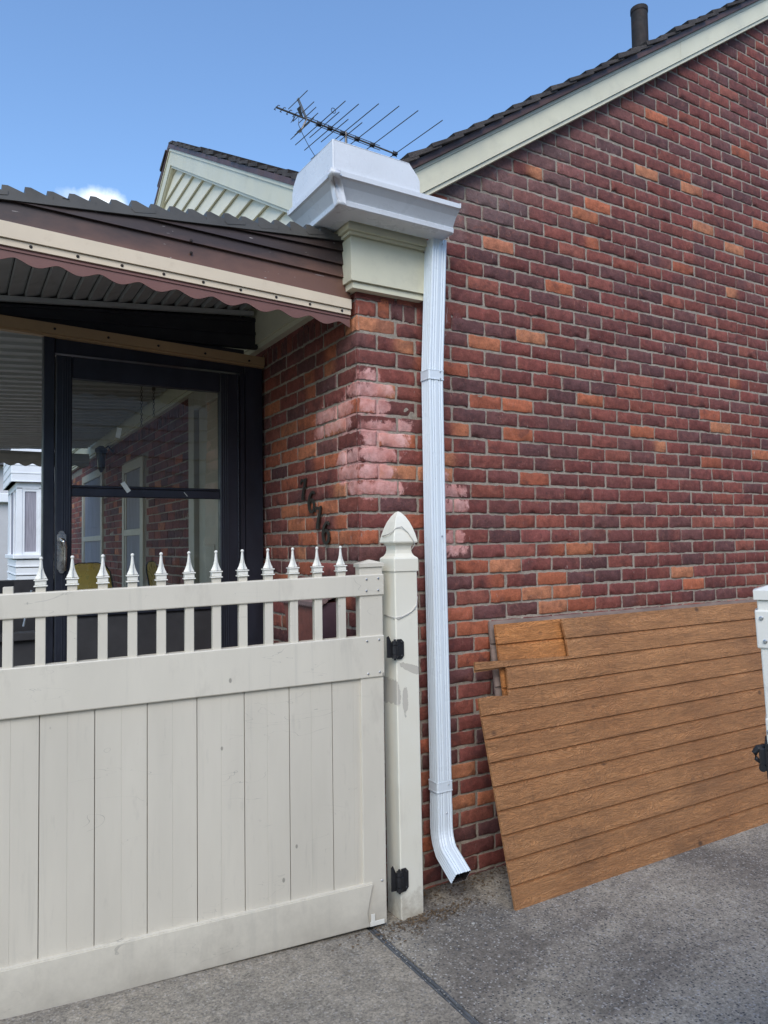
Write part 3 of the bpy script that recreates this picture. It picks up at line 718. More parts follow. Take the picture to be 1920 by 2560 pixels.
# ------------------------------------------------------------------ downspout
dsp = empty('downspout', (.345, -.065, .12), 'white ribbed rectangular downspout with a curved bottom elbow against the brick wall', 'downspout')
def dprof(wd, dp, ribs=4, depth=.0034, rad=.009):
    """ribbed rectangular outline, counter-clockwise, centred"""
    pts = []
    def edge(x0, y0, x1, y1, nx, ny, flat):
        L_ = math.hypot(x1 - x0, y1 - y0); n_ = 40
        for i in range(n_):
            t = i / n_; x = x0 + (x1 - x0) * t; y = y0 + (y1 - y0) * t
            s = 0
            if .12 < t < .88: s = -depth * (.5 - .5 * math.cos(2 * math.pi * (t - .12) / .76 * (ribs + (1 if flat else 0))))
            if flat and .42 < t < .62: s = 0
            e = min(t, 1 - t) * L_
            if e < rad: s = -(rad - math.sqrt(max(0, rad * rad - (rad - e) ** 2))) * .9
            pts.append((x + nx * s, y + ny * s))
    w2, d2 = wd / 2, dp / 2
    edge(-w2, -d2, w2, -d2, 0, -1, True); edge(w2, -d2, w2, d2, 1, 0, False); edge(w2, d2, -w2, d2, 0, 1, False); edge(-w2, d2, -w2, -d2, -1, 0, False)
    return pts
DP = dprof(.079, .068)
def dsec(c, ang=0, k=1., dirx=0., prof=None):
    """section centred at c, turned about the x axis by ang so that it faces down-forward"""
    q = []
    for x, y in (prof or DP):
        p = Vector((x * k, y * k, 0)); p = Matrix.Rotation(ang, 3, 'X') @ p; p = Matrix.Rotation(dirx, 3, 'Z') @ p; q.append(Vector(c) + p)
    return q
YC = -.066
bm = NB(); secs = [dsec((.358, YC - .016, 2.822)), dsec((.352, YC - .010, 2.62)), dsec((.341, YC, 2.28)), dsec((.338, YC, 2.20), k=1.0)]
loft(bm, secs, cap=False)
for v in bm.verts: pass
pieces('upper_pipe', fix(bm), 'pipe', dsp)
bm = NB(); loft(bm, [dsec((.338, YC, 2.215), k=.975), dsec((.3385, YC, 1.6), k=.975), dsec((.346, YC, .62), k=.975), dsec((.347, YC, .30), k=.975)], cap=False); obj('lower_pipe', fix(bm), 'pipe', dsp)
bm = NB()
for zc in (2.222, .455):
    cx = .338 if zc > 1 else .3455
    pr = [(x * 1.03 , y * 1.03) for x, y in dprof(.079, .068, 4, .0004, .008)]
    for a, b_ in ((zc - .020, zc + .020),): loft(bm, [dsec((cx, YC, a), prof=pr), dsec((cx, YC, b_), prof=pr)], cap=False)
    for a in (zc - .020, zc + .019): loft(bm, [dsec((cx, YC, a - .003), prof=pr), dsec((cx, YC, a - .002), prof=pr, k=1.025), dsec((cx, YC, a + .002), prof=pr, k=1.025), dsec((cx, YC, a + .003), prof=pr)], cap=False)
pieces('strap', fix(bm), 'pipe', dsp)
bm = NB()
for x, z in ((.356, 2.236), (.356, 2.206), (.362, .462), (.350, .345), (.352, 1.52), (.372, 2.80)): screw(bm, (x, YC - .0365 - (.013 if z > 2.7 else 0), z), (0, -1, 0), .0035)
pieces('screw', bm, 'screw', dsp)
bm = NB(); secs = []
ang_e = R(54); rad = .12; c0 = Vector((.3465, YC, .285))
path = [((.3465, YC, .375), 0), ((.3465, YC, .300), 0)]
n_c = 12
for i in range(n_c + 1):
    a = ang_e * i / n_c
    y = YC - rad * (1 - math.cos(a)); z = .285 - rad * math.sin(a); path.append(((.3465 - .10 * (1 - math.cos(a)) * .25, y, z), -a))
a = ang_e; yl, zl = YC - rad * (1 - math.cos(a)), .285 - rad * math.sin(a)
for t in (.05, .115): path.append(((.3465 - .010 + t * .04, yl - t * math.sin(a), zl - t * math.cos(a)), -a))
for i, (c, a) in enumerate(path):
    k = 1.0 + (.012 if (i > 1 and i % 2 and i < 14) else 0.)
    secs.append(dsec(c, a, k))
loft(bm, secs, cap=False)
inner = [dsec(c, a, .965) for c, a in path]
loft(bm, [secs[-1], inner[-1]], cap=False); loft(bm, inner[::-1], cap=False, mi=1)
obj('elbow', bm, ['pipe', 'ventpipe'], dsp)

# ------------------------------------------------------------------ side awning
awn = empty('awning', (-1.3, .03, 2.4), 'brown and beige aluminium awning with a scalloped valance over the side door', 'awning')
XL = -3.0; XE = -.072; YF = .03; YD = 1.07
rt = lambda x: 2.802 + .0915 * x                                # roof line along the front edge
bm = NB(); x = XE; k = 0
while x > XL:                                                    # step-down panels, ribs run towards the house front
    x0 = x - .0695
    hgt = .030 + random.uniform(-.003, .003)
    q = [(x0 - .012, rt(x0) - .0 ), (x0 - .014, rt(x0) + hgt), (x0 + .004, rt(x0) + hgt + .002), (x - .006, rt(x) + .006), (x + .004, rt(x) + .012), (x + .004, rt(x) - .004), (x0, rt(x0) - .010)]
    yj = YF - .012 + random.uniform(-.004, .004)
    prism(bm, q, yj, 6.6, lambda u, v, d: Vector((u, d, v))); x = x0; k += 1
obj('roof_panel', fix(bm), 'roofgrey', awn)
bm = NB()
def xb(bm, xa, xb_, za, zb_, ya, yb, f0=0, f1=0, bev=0):
    """long bar along x whose height follows the given z at each end"""
    q = [(xa, za[0]), (xb_, za[1]), (xb_, zb_[1]), (xa, zb_[0])]
    prism(bm, q, ya, yb, lambda u, v, d: Vector((u, d, v)))
s1 = lambda x: 2.527 - .0435 * x                                 # top of the beige strip
s0 = lambda x: 2.463 - .0325 * x                                 # bottom of it
xr = -.018
xb(bm, XL, xr - .03, (rt(XL) - .022, rt(xr) - .022), (rt(XL) - .004, rt(xr) - .004), YF - .014, YF - .004)
pieces('edge_bar', fix(bm), 'roofgrey', awn)
bm = NB()                                                        # brown lap boards of the end panel
l1 = lambda x: 2.620 - .032 * x; l2 = lambda x: 2.675 - .022 * x * 1.3
def lap(bm, zlo, zhi, x0, x1, n=24):
    A_ = []; 
    for i in range(n + 1):
        x = x0 + (x1 - x0) * i / n; a, b = zlo(x), min(zhi(x), rt(x) - .012)
        b = max(b, a + .0005); A_.append((x, a, b))
    for i in range(n):
        (xa, a0, b0), (xc, a1, b1) = A_[i], A_[i + 1]
        for pts in (((xa, YF - .012, a0), (xc, YF - .012, a1), (xc, YF, b1), (xa, YF, b0)), ((xa, YF - .012, a0), (xa, YF + .004, a0), (xc, YF + .004, a1), (xc, YF - .012, a1)), ((xa, YF + .012, a0), (xc, YF + .012, a1), (xc, YF + .012, b1), (xa, YF + .012, b0))):
            bm.faces.new([bm.verts.new(p) for p in pts])
l3 = lambda x: 2.735 + .02 * x * .3
lap(bm, lambda x: s1(x) + .002, l1, XL, xr); lap(bm, l1, l2, XL, xr); lap(bm, l2, l3, -1.15, xr); lap(bm, l3, lambda x: 3, -.80, xr)
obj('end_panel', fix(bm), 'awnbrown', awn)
bm = NB(); xb(bm, XL, xr, (s0(XL) + .024, s0(xr) + .024), (s1(XL), s1(xr)), YF - .020, YF + .015); xb(bm, XL, xr, (s0(XL), s0(xr)), (s0(XL) + .022, s0(xr) + .022), YF - .012, YF + .015)
obj('beige_strip', fix(bm), 'beige', awn)
bm = NB()
for k in range(22):
    x = -.06 - k * .1485 * (1 if k > 1 else 1); screw(bm, (x, YF - .0125, s0(x) + .011), (0, -1, 0), .0055)
for x, z in ((-.70, 2.60), (-.70, 2.648), (-.024, 2.60), (-.024, 2.66), (-.026, 2.515)): screw(bm, (x, YF - .012, z), (0, -1, 0), .006)
pieces('screw', bm, 'ventpipe', awn)
bm = NB(); n = 400                                               # scalloped valance
def scall(bm, x0, x1, top, drop, per, y, th, ph=0, n=400, amp=.022):
    A_ = []
    for i in range(n + 1):
        x = x0 + (x1 - x0) * i / n; w_ = .5 + .5 * math.cos(2 * math.pi * (x - ph) / per)
        A_.append((x, top(x), top(x) - drop + amp * (1 - w_ ** .8) if True else 0))
    for i in range(n):
        (xa, t0, b0), (xc, t1, b1) = A_[i], A_[i + 1]
        bm.faces.new([bm.verts.new(p) for p in ((xa, y, b0), (xc, y, b1), (xc, y, t1), (xa, y, t0))])
        bm.faces.new([bm.verts.new(p) for p in ((xa, y + th, b0), (xa, y + th, t0), (xc, y + th, t1), (xc, y + th, b1))])
        bm.faces.new([bm.verts.new(p) for p in ((xa, y, b0), (xa, y + th, b0), (xc, y + th, b1), (xc, y, b1))])
scall(bm, XL, xr, lambda x: s0(x) + .002, .057, .1365, YF - .004, .003, -.137, amp=.021)
xb(bm, XL, xr, (s0(XL) - .014, s0(xr) - .014), (s0(XL) - .008, s0(xr) - .008), YF - .008, YF - .004)
obj('valance', bm, 'valance', awn)
# underside: ribbed panels between the valance and the black wall over the door
bm = NB(); x = XE - .004
while x > XL:
    x0 = x - .0695
    q = [(x0, rt(x0) - .012), (x0 + .002, rt(x0) - .036), (x - .010, rt(x) - .020), (x - .003, rt(x) - .013)]
    prism(bm, q, YF + .02, YD - .02, lambda u, v, d: Vector((u, d, v))); x = x0
obj('ceiling', fix(bm), 'ceilgrey', awn)
bm = NB(); xb(bm, XL, XE, (rt(XL) - .058, rt(XE) - .058), (rt(XL) - .036, rt(XE) - .036), YD - .045, YD - .02); pieces('edge_bar', fix(bm), 'ceilgrey', awn)

# ------------------------------------------------------------------ porch enclosure and storm door
enc = empty('porch_enclosure', (-.6, YD, 0), 'black porch end wall around the storm door', 'porch wall')
bm = NB()                                                        # black lap wall above the door
for k in range(3):
    z0 = 2.585 + k * .075 - .02; xb(bm, XL, -.012, (z0 - .02 * 0, z0), (z0 + .08, z0 + .08), YD - .006 + .0 * k, YD + .02)
    xb(bm, XL, -.012, (z0, z0), (z0 + .016, z0 + .016), YD - .016, YD - .006)
for v in bm.verts: v.co.z = min(v.co.z, rt(v.co.x) - .062)
obj('header_panel', bm, 'blackmatte', enc)
bm = NB(); xb(bm, XL, -.012, (2.56, 2.468), (2.62, 2.512), YD - .045, YD); xb(bm, XL, -.012, (2.548, 2.456), (2.559, 2.467), YD - .037, YD)
pieces('beam', fix(bm), 'tanbeam', enc)
bm = NB()
for k in range(9): x = -.10 - k * .24; screw(bm, (x, YD - .046, 2.48 - .042 * (x + .012)), (0, -1, 0), .006)
pieces('screw', bm, 'ventpipe', enc)
bm = NB(); box(bm, (-1.105, YD - .02, 0), (-1.055, YD + .05, 2.55), .004); box(bm, (-.115, YD - .012, 0), (-.012, YD + .05, 2.47), .004); box(bm, (-1.055, YD - .01, 2.42), (-.115, YD + .05, 2.55), .004)
box(bm, (-.147, YD - .022, 0), (-.117, YD + .05, 2.42), .004)
pieces('jamb', bm, 'black', enc)
bm = NB(); box(bm, (XL, YD, 0), (-1.106, YD + .04, 1.068), .004); box(bm, (XL, YD - .03, 1.070), (-1.106, YD + .07, 1.105), .004)
pieces('knee_wall', bm, 'kick', enc)
bm = NB(); box(bm, (XL, YD + .3, 1.02), (-1.2, YD + .32, 1.33)); 
obj('inner_panel', bm, 'blackmatte', enc)

door = empty('storm_door', (-.6, YD, .05), 'black storm door with two glass panes and a nickel handle', 'door')
bm = NB(); DX0, DX1 = -1.052, -.150
Y0, Y1 = YD - .030, YD + .012
box(bm, (DX0, Y0, .05), (-.980, Y1, 2.405), .004); box(bm, (-.258, Y0, .05), (DX1, Y1, 2.405), .004)
box(bm, (-.980, Y0, 2.302), (-.258, Y1, 2.405), .004); box(bm, (-.980, Y0, 1.736), (-.258, Y1, 1.776), .003); box(bm, (-.980, Y0 + .006, 1.778), (-.258, Y1, 1.790), .003)
box(bm, (-.980, Y0, 1.165), (-.258, Y1, 1.19), .003); box(bm, (-.980, Y0, .05), (-.258, Y1, .2), .003)
for x0, x1 in ((-1.02, -.988), (-.250, -.215)):                  # ribs pressed into the stiles
    for k in range(4): xx = x0 + (x1 - x0) * k / 3; box(bm, (xx - .0028, Y0 - .003, .06), (xx + .0028, Y0 + .001, 2.40), .001)
pieces('door_frame', bm, 'black', door)
bm = NB(); box(bm, (-.979, YD - .014, .2), (-.259, YD - .004, 1.165)); obj('kick_panel', bm, 'kick', door)
for nm, a, b in (('upper_pane', 1.79, 2.302), ('lower_pane', 1.19, 1.736)):
    bm = NB(); q = [bm.verts.new(p) for p in ((-.980, YD - .008, a), (-.258, YD - .008, a), (-.258, YD - .008, b), (-.980, YD - .008, b))]; bm.faces.new(q); obj(nm, bm, 'glass' if nm == 'upper_pane' else 'glass_low', door)
bm = NB(); k = .10
while k < 2.38: tube(bm, [(-.1585, Y0 - .002, k), (-.1585, Y0 - .002, k + .024)], .0045, 8); k += .030
obj('hinge', bm, 'black', door)
hb = NB(); pts = []
for i in range(25):                                              # plate outline with shouldered round ends
    pass
pl = [(-.020, .022), (-.020, .180), (-.013, .186), (-.012, .192), (-.006, .199), (.006, .199), (.012, .192), (.013, .186), (.020, .180), (.020, .022), (.013, .016), (.012, .008), (.006, .001), (-.006, .001), (-.012, .008), (-.013, .016)]
prism(hb, [(a, b) for a, b in pl], Y0 - .012, Y0, lambda u, v, d: Vector((-1.025 + u, d, 1.372 + v))); fix(hb)
hd = obj('handle', hb, 'nickel', door)
hb = NB(); tube(hb, [(-1.025, Y0 - .010, 1.527), (-1.025, Y0 - .045, 1.527)], [.013, .010], 14)
tube(hb, [(-1.026, Y0 - .046, 1.530), (-1.018, Y0 - .050, 1.518), (-1.013, Y0 - .048, 1.490), (-1.013, Y0 - .046, 1.44), (-1.015, Y0 - .044, 1.385)], [.010, .0095, .008, .007, .006], 12)
obj('lever', hb, 'nickel', hd, True)
hb = NB()
def strip(bm, c, a, ln, wd, y):
    ca, sa = math.cos(a), math.sin(a); q = [(-ln / 2, -wd / 2), (ln / 2, -wd / 2), (ln / 2, wd / 2), (-ln / 2, wd / 2)]
    prism(bm, [(c[0] + u * ca - v * sa, c[1] + u * sa + v * ca) for u, v in q], y, y + .0006, lambda u, v, d: Vector((u, d, v)))
strip(hb, (-.735, 1.785), R(-55), .055, .022, YD - .033); strip(hb, (-.765, 2.055), R(80), .05, .022, YD - .0095); strip(hb, (-.44, 1.757), R(-50), .028, .003, YD - .032)
pieces('tape', fix(hb), 'tape', door)

# porch beyond the door: slatted ceiling, far valance, hanging chains, lantern
por = empty('porch_awning', (-1.2, 6.5, 2.3), 'slatted grey porch ceiling with a scalloped far edge beyond the storm door', 'awning')
bm = NB(); y = YD + .06; zc = lambda x: 2.70 + .06 * x
while y < 6.5:
    y1 = y + .16
    q = [(y, .0), (y + .004, -.016), (y + .06, -.016), (y + .066, -.004), (y1 - .02, -.004), (y1 - .012, -.020), (y1 - .002, -.020), (y1, .0)]
    A_ = [bm.verts.new((-2.6, a, zc(-2.6) + b)) for a, b in q]; B_ = [bm.verts.new((-.075, a, zc(-.075) + b)) for a, b in q]
    for i in range(len(q) - 1): bm.faces.new((A_[i], A_[i + 1], B_[i + 1], B_[i]))
    y = y1
obj('ceiling', bm, 'ceilpale', por)
bm = NB(); scall(bm, -2.6, -.07, lambda x: 2.60, .17, .15, 6.5, .003, 0, 300, .03); box(bm, (-2.6, 6.47, 2.50), (-.07, 6.498, 2.56)); obj('valance', bm, 'ceilpale', por)
for i, (cx, cy, z1, z0) in enumerate(((-.45, 2.0, 2.63, 2.24), (-.375, 2.0, 2.63, 2.31))):
    bm = NB(); z = z1; k = 0
    while z > z0:
        pts = [(math.cos(a) * .006, math.sin(a) * .011) for a in [2 * math.pi * j / 8 for j in range(9)]]
        tube(bm, [((cx + p[0], cy, z + p[1]) if k % 2 else (cx, cy + p[0], z + p[1])) for p in pts], .0018, 5); z -= .018; k += 1
    if i == 1: tube(bm, [(cx, cy, 2.62), (cx, cy, 2.48)], .011, 10)
    tag(obj('hanging_chain', bm, 'iron'), ['longer of the two thin chains hanging inside the porch', 'shorter hanging chain with a dark sleeve inside the porch'][i], 'chain')
lamp = empty('wall_lantern', (-.06, 5.4, 2.3), 'dark glass lantern on the porch brick wall', 'lantern')
bm = NB(); loft(bm, [[Vector((-.12 + math.cos(a) * r, 5.4 + math.sin(a) * r, z)) for a in [2 * math.pi * j / 12 for j in range(12)]] for r, z in ((.02, 2.56), (.06, 2.53), (.065, 2.50), (.05, 2.49))]); tube(bm, [(-.12, 5.4, 2.51), (-.05, 5.4, 2.56), (-.0, 5.4, 2.50)], .01, 8)
loft(bm, [[Vector((-.12 + math.cos(a) * r, 5.4 + math.sin(a) * r, z)) for a in [2 * math.pi * j / 12 for j in range(12)]] for r, z in ((.035, 2.32), (.038, 2.33), (.01, 2.28))])
pieces('bracket', bm, 'iron', lamp)
bm = NB(); loft(bm, [[Vector((-.12 + math.cos(a) * r, 5.4 + math.sin(a) * r, z)) for a in [2 * math.pi * j / 12 for j in range(12)]] for r, z in ((.035, 2.33), (.052, 2.49))]); obj('lamp_glass', bm, 'darkglass', lamp)

# two gold folding chairs behind the lower pane
def chair(x, y, rz, label):
    t = empty('folding_chair', (x, y, 0), label, 'chair', 'gold chairs inside the porch')
    Mx = Matrix.Rotation(rz, 3, 'Z'); F = lambda p: Mx @ Vector(p) + Vector((x, y, 0))
    bm = NB(); pts = []; w_, h0, h1 = .095, .18, .43
    ol = [(-.125, 1.10), (-.150, 1.17), (-.118, 1.345), (-.095, 1.385), (-.05, 1.402), (.05, 1.402), (.09, 1.388), (.115, 1.35), (.135, 1.17), (.12, 1.10)]
    n_ = len(ol); rows_ = []
    for s in (0., .5, 1.):
        pass
    prism(bm, ol, .0, .006, lambda u, v, d: F((u, d + .10 * (u * u) * 4 + (v - 1.1) * .25, v))); fix(bm)
    obj('backrest', bm, 'gold', t)
    bm = NB(); tube(bm, [F((a * 1.05, .004 + .10 * a * a * 4 + (b - 1.1) * .25, b)) for a, b in ol + ol[:1]], .005, 6); obj('back_rim', bm, 'iron', t)
    bm = NB(); box(bm, (-.18, -.36, .43), (.18, .0, .455), .01, fr=F); obj('seat', bm, 'gold', t)
    for sx in (-1, 1):
        bm = NB(); tube(bm, [F((sx * .125, .03, 1.15)), F((sx * .17, .02, .45)), F((sx * .19, -.38, .0))], .011, 8); obj('leg', bm, 'iron', t)
        bm = NB(); tube(bm, [F((sx * .16, -.33, .44)), F((sx * .17, .10, .0))], .011, 8); obj('leg', bm, 'iron', t)
    return t
chair(-.78, 1.72, R(8), 'shiny gold chair back standing nearest the door handle')
chair(-.36, 1.80, R(62), 'gold chair back seen edge on behind the middle of the gate')

# ------------------------------------------------------------------ mailbox and house number on the front wall
mb = empty('mailbox', (-.05, .42, 1.0), 'brown wall mailbox with a scalloped lid behind the gate pickets', 'mailbox')
bm = NB(); ya, yb = .205, .60
A_ = [Vector(p) for p in ((-.085, ya, 1.235), (-.085, yb + .02, 1.235), (-.085, yb - .06, .98), (-.085, ya, .98))]
B_ = [Vector((-.004, p.y, p.z)) for p in A_]
va = [bm.verts.new(p) for p in A_]; vb = [bm.verts.new(p) for p in B_]; bm.faces.new(va)
for i in range(4):
    f_ = bm.faces.new((va[i], vb[i], vb[(i + 1) % 4], va[(i + 1) % 4])); f_.material_index = 1 if i == 3 else 0
obj('body', fix(bm), ['mailbox', 'mailside'], mb)
bm = NB(); q = [(-.098, 1.222), (-.098, 1.236), (-.004, 1.302), (-.004, 1.290)]
prism(bm, q, ya - .012, yb + .035, lambda u, v, d: Vector((u, d, v)))
k = ya - .005
while k < yb + .03:                                              # little scallops along the lid's edge
    loft(bm, [[Vector((-.098 + dx, k + .010 * math.cos(a), 1.224 - .010 * abs(math.sin(a)))) for a in [math.pi * j / 6 for j in range(7)]] for dx in (-.002, .0)]); k += .0225
for j in range(4):
    c_ = -.088 + j * .024; zc_ = 1.236 + (c_ + .098) * .7 - .012
    loft(bm, [[Vector((c_ + .013 * math.cos(a), ya - .012 + dx, zc_ - .013 * abs(math.sin(a)) + .7 * .013 * math.cos(a))) for a in [math.pi * i / 6 for i in range(7)]] for dx in (-.002, 0)])
obj('lid', fix(bm), 'maillid', mb)

def stroke(bm, pts, th, fr):
    pts = [(x, y, w_ * 1.15) for x, y, w_ in pts]
    """flat stroke with a width per point, extruded by th"""
    n = len(pts); Ls = []; Rs = []
    for i, (x, y, w_) in enumerate(pts):
        a = pts[max(i - 1, 0)]; b = pts[min(i + 1, n - 1)]; d = Vector((b[0] - a[0], b[1] - a[1])).normalized(); pn = Vector((-d.y, d.x)) * w_ / 2
        Ls.append((x + pn.x, y + pn.y)); Rs.append((x - pn.x, y - pn.y))
    for i in range(n - 1):
        q = [Ls[i], Ls[i + 1], Rs[i + 1], Rs[i]]
        top = [bm.verts.new(fr(u, v, th)) for u, v in q]; bot = [bm.verts.new(fr(u, v, 0)) for u, v in q]
        bm.faces.new(top); bm.faces.new(bot[::-1])
        for k in range(4): bm.faces.new((top[k], bot[k], bot[(k + 1) % 4], top[(k + 1) % 4]))
def digit(ch, y, z, label):
    bm = NB(); fr = lambda u, v, d: Vector((-.008 - d, y - u * 1.5, z + v * 1.04)); hgt = .100
    if ch == '7':
        stroke(bm, [(-.021, .014 + .066 - .006, .004), (-.0195, .088, .009), (-.012, .094, .012), (.0, .090, .011), (.012, .093, .010), (.022, .098, .008)], .004, fr)
        stroke(bm, [(.021, .097, .005), (.013, .075, .010), (.004, .05, .013), (-.003, .025, .014), (-.006, .0, .017)], .006, fr)
    else:
        cx, cy, rx, ry = .0, .032, .019, .028
        ring = [(cx + rx * math.cos(a), cy + ry * math.sin(a), .0105 + .003 * abs(math.cos(a))) for a in [2 * math.pi * k / 20 for k in range(21)]]
        stroke(bm, ring, .004, fr)
        stroke(bm, [(-.0190, .034, .012), (-.018, .055, .013), (-.010, .078, .012), (.003, .092, .010), (.014, .095, .009), (.020, .088, .011), (.019, .083, .010)], .006, fr)
    for v_ in ((0, .09), (0, .03)): pass
    o = obj('house_number', bm, 'bronze'); tag(o, label, 'house number', 'house number digits on the brick wall'); return o
digit('7', .535, 1.705, 'uppermost dark metal digit 7 on the brick wall')
digit('6', .445, 1.640, 'dark metal digit 6 between the two sevens')
digit('7', .372, 1.563, 'lower dark metal digit 7, third of the house number')
digit('6', .295, 1.492, 'lowest dark metal digit 6 just above the gate finials')

# ------------------------------------------------------------------ left gate
GX = Vector((.99145, -.129, 0)).normalized(); GY = Vector((.129, .99145, 0)).normalized(); G0 = Vector((0, -.175, 0))
def GF(c):                                                       # gate frame: s along the gate, d into it, z with the sag
    return G0 + GX * c[0] + GY * c[1] + Vector((0, 0, c[2] + .020 * c[0]))
gate = empty('gate', tuple(GF((-.9, 0, 0)))[:2] + (.01,), 'almond vinyl gate with pointed picket finials in front of the porch', 'gate')
SLF = -1.93
def gpart(name, boxes, mat, bev=.003, par=None, seg=2):
    bm = NB()
    for lo, hi in boxes: box(bm, lo, hi, bev, fr=GF, seg=seg)
    return obj(name, bm, mat, par or gate)
gpart('top_rail', [((SLF, .0, 1.287), (.013, .045, 1.370))], 'vinyl', .004)
gpart('middle_rail', [((SLF, .0, .966), (.011, .045, 1.129))], 'vinyl', .004)
bm = NB()                                                        # bottom rail, its broken end cut on a slant
q = [(SLF, .016), (-.066, .016), (-.072, .035), (-.078, .07), (-.070, .105), (-.060, .15), (-.052, .178), (SLF, .178)]
prism(bm, q, -.004, .050, lambda u, v, d: GF((u, d, v)))
es = [e for e in bm.edges if abs((e.verts[0].co - e.verts[1].co).length) > 1]; bmesh.ops.bevel(bm, geom=es, offset=.004, segments=2, affect='EDGES')
obj('bottom_rail', fix(bm), 'vinyl', gate)
gpart('bracket', [((-.066, -.003, .016), (-.006, .0, .034)), ((-.062, -.002, .034), (-.045, .0, .062))], 'vinyl_white', .001)
for nm, a, b in (('stile', -.089, .009), ('stile', SLF - .01, SLF + .088)):
    st_ = gpart(nm, [((a, .006, .010), (b, .055, 1.406))], 'vinyl', .004)
    bm = NB(); a_, b_ = a - .004, b + .004
    loft(bm, [[GF((x, y, z)) for x, y in ((x0, y0), (x1, y0), (x1, y1), (x0, y1))] for x0, x1, y0, y1, z in ((a_, b_, .0, .061, 1.400), (a_, b_, .0, .061, 1.414), ((a_ + b_) / 2 - .004, (a_ + b_) / 2 + .004, .027, .033, 1.428))])
    pieces('stile_cap', fix(bm), 'vinyl', gate)
bm = NB()                                                        # boards with deep and shallow vertical joints
s = -.088
deep = [-.206 - .17 * k for k in range(-0, 12)]
edges = [-.088] + [x for x in [-.103, -.119]] + [-.206]
while edges[-1] > SLF: edges += [edges[-1] - .085]
edges = sorted(set(round(e, 4) for e in edges if e >= SLF - .09))
for i in range(len(edges) - 1):
    a, b = edges[i], edges[i + 1]
    isdeep = lambda e: any(abs(e - d_) < .002 for d_ in deep)
    ga = .0013 if isdeep(a) else .0001; gb = .0013 if isdeep(b) else .0001; rz = random.uniform(-.0004, .0004) if isdeep(a) else (rz if i else 0)
    box(bm, (a + ga, .014 + rz, .170), (b - gb, .034, .972), .0004, fr=GF)
box(bm, (SLF, .030, .172), (-.09, .0335, .970), fr=GF)
obj('board_panel', bm, 'vinyl_board', gate)
def finial(c, par):
    bm = NB()
    F = lambda p: GF((c + p[0], .0225 + p[1], p[2]))
    box(bm, (-.0175, -.0175, 1.392), (.0175, .0175, 1.411), .002, fr=F)
    for z in (1.3895, 1.4095): box(bm, (-.0215, -.0215, z - .0022), (.0215, .0215, z + .0022), .002, fr=F, seg=2)
    n_ = 16; prof = [(.004, 1.412), (.0185, 1.4135), (.0180, 1.4165), (.0140, 1.424), (.0095, 1.436), (.0065, 1.450), (.0048, 1.466), (.0038, 1.478)]
    rings = []
    for r, z in prof:
        rr = []
        for k in range(n_):
            a = 2 * math.pi * k / n_; star = r if k % 4 == 0 else (r * (.45 if r > .008 else .8) if k % 4 == 2 else r * (.55 if r > .008 else .9))
            rr.append(F((math.cos(a) * star, math.sin(a) * star, z)))
        rings.append(rr)
    loft(bm, rings)
    r = bmesh.ops.create_uvsphere(bm, u_segments=12, v_segments=8, radius=.0062)
    for v in r['verts']: v.co = F((v.co.x, v.co.y, v.co.z + 1.4815))
    return obj('finial', fix(bm), 'vinyl_white', par)
k = 0
while True:
    s = -.162 - .0966 * k
    if s < SLF + .12: break
    top = 1.388 if k != 12 else 1.392
    p = gpart('picket', [((s - .0155, .0075, 1.100), (s + .0155, .0375, top))], 'vinyl', .0015, seg=1)
    if k != 12: finial(s, p)
    k += 1
bm = NB()
for s, z in ((-.062, 1.352), (-.012, 1.354), (-.063, 1.307), (-.013, 1.307), (-.063, 1.110), (-.012, 1.112), (-.060, .983), (-.011, .985), (-.011, .178), (-.040, .024)):
    screw(bm, GF((s, -.001 if z > .5 else .005, z)), -GY, .0042)
pieces('screw', bm, 'screw', gate)

# ------------------------------------------------------------------ gate post, cord and hinges
post = empty('gate_post', (.128, -.12, 0), 'white vinyl gate post with a gothic cap beside the downspout', 'post')
def PF(p):                                                        # the post leans a little
    t = p[2]; return Vector((.128 + p[0] - .018 * t, -.118 + p[1] - .020 * t, t))
def sq(w_, z, f=PF, cz=0, r=.15):
    h = w_ / 2; c = h * r; pts = [(h - c, -h), (h, -h + c), (h, h - c), (h - c, h), (-h + c, h), (-h, h - c), (-h, -h + c), (-h + c, -h)]
    return [f((x, y, z)) for x, y in pts]
bm = NB(); loft(bm, [sq(.107, z, r=.07) for z in (-.02, .4, .9, 1.39)]); obj('shaft', fix(bm), 'post', post)
bm = NB()
cap = [(.1075, 1.378), (.116, 1.379), (.116, 1.428), (.110, 1.433), (.092, 1.440), (.080, 1.450), (.074, 1.465), (.077, 1.480), (.089, 1.489), (.112, 1.493), (.115, 1.498), (.111, 1.508), (.102, 1.528), (.088, 1.552), (.068, 1.578), (.044, 1.600), (.018, 1.616), (.003, 1.621)]
loft(bm, [sq(w_, z, r=.05) for w_, z in cap]); obj('cap', fix(bm), 'post', post)
bm = NB()
tube(bm, [PF(p) for p in ((-.058, .03, 1.520), (-.060, -.02, 1.528), (-.052, -.045, 1.540), (-.038, -.046, 1.553), (-.015, -.050, 1.558), (.012, -.052, 1.535), (.034, -.060, 1.500), (.040, -.060, 1.485), (.0365, -.045, 1.470), (.042, -.020, 1.455), (.05, .02, 1.45), (.062, .06, 1.40), (.060, .05, 1.33))], .0020, 6)
tube(bm, [PF(p) for p in ((.060, .05, 1.33), (.058, .0, 1.30), (.057, -.045, 1.272), (.045, -.0565, 1.24), (.02, -.0565, 1.215), (-.02, -.0565, 1.20), (-.050, -.0565, 1.195), (-.0575, -.04, 1.196), (-.0575, .03, 1.20))], .0020, 6)
tube(bm, [PF(p) for p in ((.040, -.0565, 1.228), (.0, -.057, 1.205), (-.045, -.0575, 1.190), (-.0575, -.04, 1.190))], .0016, 6)
